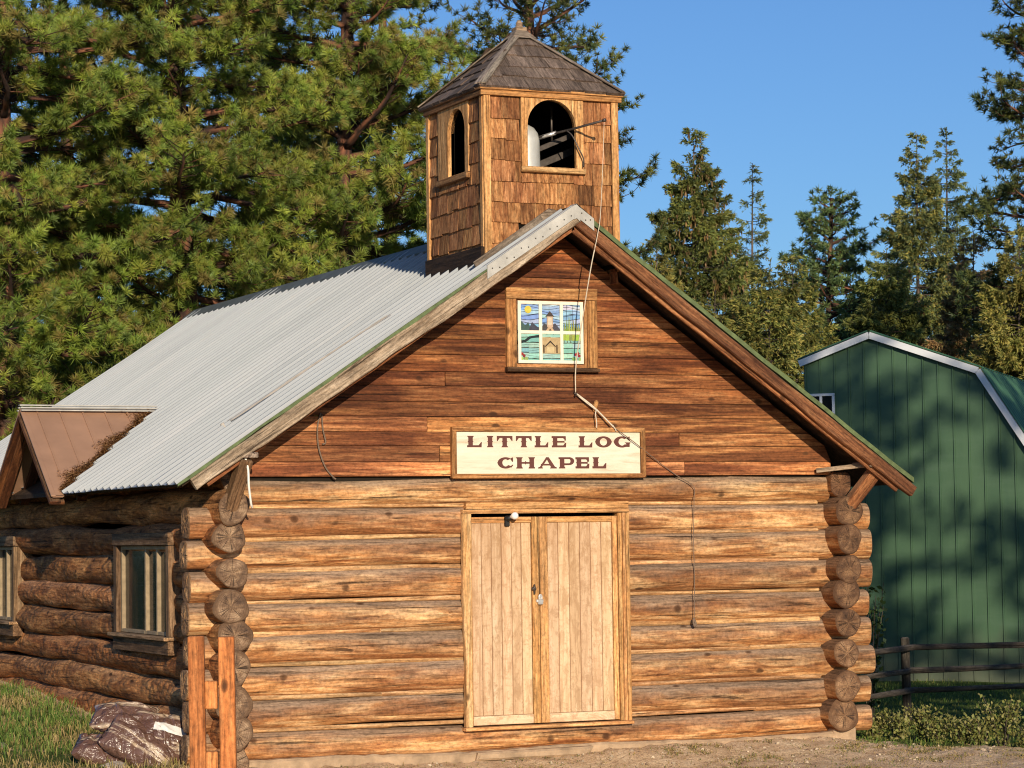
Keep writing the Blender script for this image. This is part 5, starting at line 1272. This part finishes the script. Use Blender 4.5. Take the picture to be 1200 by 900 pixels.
def pine(label, base, H, r0, z0, R, seed, nl=60, per=34, L=.20, w=.014, cols=None, group=None, zmax=None, prof=None, gap=0., subd=1., step=.17, cat='pine tree'):
    rg = np.random.default_rng(seed); bx, by = base; bz = -.5
    t = empty('pine_tree', label, cat, (bx, by, bz), group)
    wob = lambda z: np.array([.12*math.sin(z*.35+seed), .12*math.cos(z*.3+seed*2), 0])
    mb = MB(); zs = np.linspace(0, H, 14); tube(mb, [V(bx, by, bz+z)+wob(z) for z in zs], r0, 14, r1=.05)
    mb.build('trunk', ['pinebark'], t)
    mb = MB(); C = []; D = []
    prof = prof or (lambda q: (1-q)**.55*(.55+.45*min(1, q*4)))
    zt = H if zmax is None else zmax
    for i in range(nl):
        q = (i+rg.uniform(0, 1))/nl; z = z0+(zt-z0)*q; qq = (z-z0)/(H-z0); Ln = R*prof(qq)*rg.uniform(.62, 1.1)
        if Ln < .25: continue
        a = i*2.399+rg.uniform(-.5, .5); el = rg.uniform(-.18, .30)+.35*qq
        d0 = V(math.cos(a)*math.cos(el), math.sin(a)*math.cos(el), math.sin(el)); p = V(bx, by, bz+z)+wob(z); pts = [p.copy()]; d = d0.copy(); K = 8
        for k in range(K):
            d = unit(d+rg.normal(0, .10, 3)+V(0, 0, (-.06 if k < 4 else .09))); p = p+d*Ln/K; pts.append(p.copy())
        pts = np.array(pts); tube(mb, pts, .025+.022*Ln, 5, r1=.012)
        ns = max(4, int(Ln*5.2*subd))
        for s in range(ns):
            f = .18+.82*(s+rg.uniform(0, 1))/ns; ii = min(K-1, int(f*K)); fr_ = f*K-ii; q0 = pts[ii]*(1-fr_)+pts[ii+1]*fr_; dl = unit(pts[ii+1]-pts[ii])
            sd = unit(np.cross(dl, V(0, 0, 1)))*(1 if s % 2 else -1); dd = unit(dl*rg.uniform(.3, 1.)+sd*rg.uniform(.3, 1.)+V(0, 0, rg.uniform(-.15, .45)))
            sl = rg.uniform(.35, .95)*min(1., .35+Ln/3.); e = q0+dd*sl*.6+V(0, 0, -.02); e2 = e+unit(dd+V(0, 0, .5))*sl*.4
            tube(mb, [q0, e, e2], .010, 3, r1=.005)
            m = max(2, int(sl/step))
            for j in range(m):
                g_ = .4+.6*(j+1)/m; pos = q0+(e-q0)*min(1, g_/.6) if g_ < .6 else e+(e2-e)*(g_-.6)/.4
                if rg.uniform() < gap: continue
                C.append(pos+rg.normal(0, .035, 3)); D.append(unit(dd+V(0, 0, .55)+rg.normal(0, .35, 3)))
        C.append(pts[-1]); D.append(d)
    mb.build('limbs', ['pinebark'], t)
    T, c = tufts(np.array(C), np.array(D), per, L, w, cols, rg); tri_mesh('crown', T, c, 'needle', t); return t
def spruce(label, base, top, R, seed, cols, sp=.26, nb=7, zlow=.02, dens=1., pw=.85, cat='spruce tree', group=None, droop=.42, bl=.105, bw_=.05, cones=False):
    rg = np.random.default_rng(seed); bx, by = base; bz = -.5; H = top-bz
    t = empty('spruce_tree', label, cat, (bx, by, bz), group)
    mb = MB(); tube(mb, [V(bx+.05*math.sin(k), by, bz+H*k/7) for k in range(8)], H*.0095, 8, r1=.008); C = []; D = []; S = []
    z = H*zlow; 
    while z < H-.05:
        q = z/H; Lr = R*((1-q)**pw)*1.0+.06
        for b_ in range(nb if q < .9 else 4):
            a = rg.uniform(0, 6.283); Ln = Lr*rg.uniform(.55, 1.12); 
            el = -.05-droop*rg.uniform(.4, 1.1)*(1-q*1.2); d = V(math.cos(a)*math.cos(el), math.sin(a)*math.cos(el), math.sin(el)); K = 5; p = V(bx, by, bz+z+rg.uniform(-.1, .1)); pts = [p.copy()]
            for k in range(K): d = unit(d+V(0, 0, .09)+rg.normal(0, .05, 3)); p = p+d*Ln/K; pts.append(p.copy())
            pts = np.array(pts); tube(mb, pts, .010+.006*Ln, 3, r1=.004)
            n = max(5, int(Ln/.034*dens)); f = rg.uniform(.12, 1., n)**.75; ii = np.minimum(K-1, (f*K).astype(int)); fr_ = (f*K-ii)[:, None]
            pos = pts[ii]*(1-fr_)+pts[ii+1]*fr_; dl = nvec(pts[ii+1]-pts[ii]); sd = nvec(np.cross(dl, V(0, 0, 1)))*np.where(rg.uniform(0, 1, n) < .5, 1, -1)[:, None]
            dd = nvec(dl*rg.uniform(.3, 1.1, (n, 1))+sd*rg.uniform(.2, .9, (n, 1))+V(0, 0, 1)*rg.uniform(-.65, .05, (n, 1)))
            tl = ((1-f)*.42+.10)[:, None]*min(1, .5+Ln*.5)
            for m in (.25, .6, 1.): C.append(pos+dd*tl*m); D.append(dd)
        z += sp*rg.uniform(.75, 1.25)
    C = np.concatenate(C); D = np.concatenate(D)
    C = np.concatenate([C, np.array([[bx+.02*math.sin(k*2), by, bz+H-.07*k] for k in range(30)])]); D = np.concatenate([D, nvec(np.random.default_rng(seed).normal(0, .55, (30, 3))+V(0, 0, .8))])
    mb.build('trunk', ['sprucebark'], t)
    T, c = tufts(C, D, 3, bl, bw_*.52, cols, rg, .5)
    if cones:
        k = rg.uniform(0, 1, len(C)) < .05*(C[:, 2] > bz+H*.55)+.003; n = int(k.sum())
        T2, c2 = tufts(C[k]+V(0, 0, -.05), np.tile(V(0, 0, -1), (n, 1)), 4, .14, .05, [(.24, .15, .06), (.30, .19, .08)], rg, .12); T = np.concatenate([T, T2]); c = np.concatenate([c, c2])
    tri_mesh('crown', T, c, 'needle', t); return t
PG = [(.255, .34, .052), (.31, .37, .058), (.195, .285, .048), (.34, .36, .064), (.225, .31, .07), (.32, .26, .075)]
PM = [(.18, .20, .045), (.21, .225, .05), (.14, .17, .042)]
PD = [(.085, .12, .038), (.11, .14, .04), (.065, .10, .034), (.13, .145, .04)]
wide = lambda q: (1-q)**.5*(.75+.25*min(1, q*3))
KP = dict(zmax=13.2, prof=wide, subd=2.1, step=.135)
pine('tall pine with a red trunk showing at the top, behind the chapel roof', (2.9, 20.5), 18, .30, 2.6, 3.7, 1, 117, 54, .158, .0138, PG, gap=.05, **KP)
pine('dense yellow-green pine at the far left, above the dormer', (-.6, 18.6), 18, .28, 1.7, 3.6, 2, 122, 54, .158, .0138, PG, **KP)
pine('bright green pine just left of the bell tower', (6.6, 22.6), 18, .25, 2.4, 3.6, 3, 107, 54, .158, .0138, PG, gap=.03, **KP)
pine('dark pine standing behind the bell tower roof', (12.7, 27.5), 17, .25, 4.0, 2.7, 4, 120, 34, .15, .022, PD+PM, zmax=16.5, prof=lambda q: (1-q)**.35, gap=.1, subd=1.6, step=.15)
pine('olive pine showing between the bell tower and the bright green pine', (10.6, 30.5), 17, .24, 3.0, 2.3, 12, 64, 20, .2, .035, PD+PM, zmax=14, prof=wide, gap=.1, subd=1.5)
pine('shaded pine in the second row behind the chapel ridge', (8.5, 32.), 18, .3, 1.5, 3.6, 5, 80, 16, .24, .045, PD, zmax=13, prof=wide, gap=.15, subd=1.3)
pine('shaded pine in the second row at the left, above the dormer', (4.2, 33.4), 17, .3, 1.2, 3.6, 6, 70, 16, .24, .045, PD, zmax=11, prof=wide, gap=.1, subd=1.3)
pine('pine cut by the left edge of the frame', (-3.6, 16.4), 17, .28, 1.6, 3.0, 7, 60, 36, .19, .017, PG, zmax=12, prof=wide, subd=1.5)
pine('shaded pine between the left edge and the red trunk', (.8, 27.5), 17, .3, 1.0, 3.6, 8, 70, 16, .24, .045, PD+PM, zmax=12, prof=wide, gap=.1, subd=1.3)
pine('rounded grey-green pine left of the barn gable', (26.0, 37.3), 11.2, .16, 1.0, 2.3, 9, 150, 22, .15, .034, [(.13, .20, .07), (.17, .23, .075), (.09, .15, .058)], prof=lambda q: (1-q)**.40*(.8+.2*min(1, q*3)), subd=1.7, step=.14)
pine('large dark pine cut by the right edge of the frame', (25.1, 26.45), 17, .24, 4.5, 2.05, 10, 130, 24, .17, .03, PD+PM[:1], prof=lambda q: (1-q)**.45, subd=1.7)
S1 = [(0.228, 0.252, 0.062), (0.180, 0.216, 0.060), (0.276, 0.276, 0.072), (0.120, 0.162, 0.050)]; S2 = [(0.384, 0.336, 0.084), (0.312, 0.300, 0.078), (0.432, 0.360, 0.102), (0.216, 0.228, 0.066)]
SG = [(0.144, 0.192, 0.078), (0.192, 0.234, 0.084), (0.228, 0.252, 0.084)]; SB = [(0.432, 0.264, 0.114), (0.348, 0.228, 0.102), (0.240, 0.216, 0.078)]
spruce('tall olive spruce hung with cones right of the bell tower', (18.9, 31.7), 11.4, 3.58, 21, S1, nb=11, cones=True, dens=1.7, bw_=.075)
spruce('thin half-bare spruce behind the coned one', (26.6, 42.5), 12.4, 2.5, 22, SG, sp=.42, nb=6, dens=1.2, bw_=.06, pw=.95, droop=.15)
spruce('tall grey-green spruce, the left of the close pair above the barn', (30.9, 40.5), 13.2, 3.58, 23, SG+S2[:1], sp=.3, nb=10, dens=1.6, bw_=.08)
spruce('tall narrow dark spruce, the right of the close pair above the barn', (35.6, 46.0), 14.4, 3.02, 24, SG, sp=.38, nb=7, dens=1.2, bw_=.08)
spruce('rusty brown spruce above the barn roof', (27.3, 32.5), 9.3, 3.36, 25, SB, nb=10, dens=1.6, bw_=.075)
spruce('golden olive spruce at the right edge above the barn', (23.6, 25.3), 8.5, 3.36, 26, S2+S1[:1], nb=11, dens=1.6, bw_=.07)
spruce('small olive spruce just right of the bell tower', (16.3, 28.7), 8.3, 2.35, 27, S2, nb=11, dens=1.6, bw_=.07)
spruce('golden narrow spruce left of the barn gable', (17.4, 25.6), 7.6, 2.24, 28, S2+S1, nb=10, pw=.6, dens=1.7, bw_=.07)
spruce('dark pointed spruce beside the rounded pine', (18.9, 27.2), 7.8, 2.35, 29, S2[:2]+S1, nb=9, pw=.65, dens=1.7, bw_=.07)
spruce('olive spruce filling the gap right of the rounded pine', (25.6, 33.9), 9.0, 3.47, 30, S1, nb=11, dens=1.6, bw_=.075)
spruce('mid-height olive spruce below the coned spruce', (16.6, 26.6), 7.0, 2.4, 31, S1+S2, nb=10, pw=.6, dens=1.7, bw_=.07)
spruce('olive spruce low behind the barn peak', (28.3, 37.6), 9.2, 3.58, 32, S1+SB[:1], nb=9, dens=1.5, bw_=.08)
spruce('dark spruce low behind the barn roof', (31.6, 36.5), 8.6, 3.0, 33, SG, nb=9, dens=1.5, bw_=.08)
spruce('olive spruce in the gap left of the close pair', (29.2, 41.5), 9.6, 3.2, 34, S1, nb=9, dens=1.3, bw_=.08)
spruce('grey-green spruce low behind the half-bare one', (22.8, 36.2), 8.6, 2.9, 35, SG+S1, nb=9, dens=1.4, bw_=.08)
# two pines outside the frame whose shade falls on the barn and lawn
pine('pine standing in front of the barn, nearer to the road', (4.3, -15.), 14., .18, 4.2, 2.9, 41, 92, 22, .22, .05, PG, prof=wide, gap=.12, group='roadside pines')
pine('pine standing in front of the barn, farther from the chapel', (8.3, -16.5), 14.5, .2, 3.6, 3.3, 42, 90, 22, .22, .05, PG, prof=wide, gap=.05, group='roadside pines')

# shrubs along the right of the chapel
def shrub(label, c, h, r, seed, n=520, cols=None, name='shrub', group='low shrubs in front of the fence', ls=.040):
    rg = np.random.default_rng(seed); x, y = c; z = float(gz(x, y))
    t = empty(name, label, name if name == 'shrub' else 'sapling', (x, y, z), group); mb = MB(); C = []; D = []
    for i in range(9):
        a = rg.uniform(0, 6.28); s = rg.uniform(.35, 1.)*r; tip = V(x+math.cos(a)*s, y+math.sin(a)*s, z+h*rg.uniform(.7, 1.05)); pts = spline([V(x+math.cos(a)*s*.15, y+math.sin(a)*s*.15, z-.02), V(x, y, z)*.5+tip*.5+V(0, 0, h*.08), tip], 10); tube(mb, pts, .007, 4, r1=.003)
        f = rg.uniform(.15, 1., n//9); k = (f*(len(pts)-1)).astype(int); C.append(pts[k]+rg.normal(0, .035, (len(k), 3))); D.append(nvec(rg.normal(0, 1, (len(k), 3))+V(0, 0, .6)))
    mb.build('stems', ['sprucebark'], t); C = np.concatenate(C); D = np.concatenate(D); m = len(C); C[:, 2] = np.maximum(C[:, 2], z+.01)
    sd = nvec(np.cross(D, rg.normal(0, 1, (m, 3)))); L_ = ls*rg.uniform(.6, 1.25, (m, 1)); a_ = C; b_ = C+D*L_; s_ = sd*L_*.32; mid = (a_+b_)/2
    T = np.concatenate([np.stack([a_, mid+s_, b_], 1), np.stack([a_, b_, mid-s_], 1)]); cc = np.array(cols)[rg.integers(0, len(cols), m)]*rg.uniform(.7, 1.3, (m, 1)); cc = np.repeat(cc[:, None], 3, 1); tri_mesh('leaves', T, np.concatenate([cc, cc]), 'leaf', t)
SH = [(.20, .21, .055), (.26, .25, .075), (.13, .16, .04), (.30, .27, .10)]
tx = ['leafy low shrub next to the chapel corner logs', 'low pale shrub second from the chapel corner', 'low shrub in front of the fence post', 'spreading shrub just right of the fence post', 'low shrub in the middle of the shrub row', 'low shrub left of the tallest shrub', 'tallest shrub near the right edge with upright shoots', 'small shrub at the right edge of the frame']
for i, (x, y, h, r) in enumerate([(3.95, .25, .27, .2), (4.12, .05, .30, .22), (4.38, .0, .36, .22), (4.42, -.25, .27, .22), (4.58, -.4, .26, .22), (4.66, -.6, .28, .2), (4.84, -.72, .50, .22), (5.05, -.85, .25, .16)]): shrub(tx[i], (x, y), h, r, 60+i, 760, SH)
for i, (x, y) in enumerate([(5.35, -.6), (5.8, -.4)]): shrub(['shrub beyond the right edge', 'last shrub of the row beyond the right edge'][i], (x, y), .3, .25, 80+i, 500, SH)
shrub('dark leafy sapling beside the chapel corner before the barn', (5.75, 3.2), 1.75, .22, 90, 420, [(.03, .06, .018), (.05, .08, .025)], 'sapling', None, .075)

# ------------------------------------------------------------------ light, sky, camera
AZ, EL = math.radians(12.), math.radians(14.5)
tr = Vector((math.sin(AZ)*math.cos(EL), math.cos(AZ)*math.cos(EL), -math.sin(EL)))
sl_ = bpy.data.lights.new('sun', 'SUN'); sl_.energy = 5.0; sl_.angle = math.radians(.53); sl_.color = (1., .84, .63)
so = bpy.data.objects.new('sun', sl_); COL.objects.link(so); so.rotation_euler = tr.to_track_quat('-Z', 'Y').to_euler(); so.location = (-8, -30, 20)
w = bpy.data.worlds.new('World'); sc.world = w; w.use_nodes = True; nt = w.node_tree
bg = nt.nodes.get('Background') or nt.nodes.new('ShaderNodeBackground'); sky = nt.nodes.new('ShaderNodeTexSky'); sky.sky_type = 'NISHITA'; sky.sun_disc = False
sky.sun_elevation = EL; sky.sun_rotation = math.pi+AZ; sky.air_density = 1.; sky.dust_density = .4; sky.ozone_density = 2.
tint = nt.nodes.new('ShaderNodeMix'); tint.data_type = 'RGBA'; tint.blend_type = 'MULTIPLY'; tint.inputs[0].default_value = 1.; tint.inputs[7].default_value = (.45, .68, 1.04, 1)
nt.links.new(sky.outputs[0], tint.inputs[6]); nt.links.new(tint.outputs[2], bg.inputs[0]); bg.inputs[1].default_value = .115
cam = bpy.data.cameras.new('camera'); co = bpy.data.objects.new('camera', cam); COL.objects.link(co); sc.camera = co
CX, CY, CZ, YAW, PITCH, ROLL, FP = -10.31623, -22.61898, 1.77340, -0.42236, 0.05827, 0.01370, 3054.17209
fw = V(-math.sin(YAW)*math.cos(PITCH), math.cos(YAW)*math.cos(PITCH), math.sin(PITCH)); rt = V(math.cos(YAW), math.sin(YAW), 0); upv = np.cross(rt, fw)
ex = rt*math.cos(ROLL)-upv*math.sin(ROLL); ey = rt*math.sin(ROLL)+upv*math.cos(ROLL)
co.matrix_world = Matrix(((ex[0], ey[0], -fw[0], CX), (ex[1], ey[1], -fw[1], CY), (ex[2], ey[2], -fw[2], CZ), (0, 0, 0, 1)))
cam.sensor_width = 36; cam.sensor_fit = 'HORIZONTAL'; cam.lens = FP/1200*36; cam.clip_end = 3000; cam.clip_start = .1
sc.cycles.filter_width = 1.1
sc.view_settings.view_transform = 'Standard'; sc.view_settings.look = 'None'; sc.view_settings.exposure = 0; sc.view_settings.gamma = 1
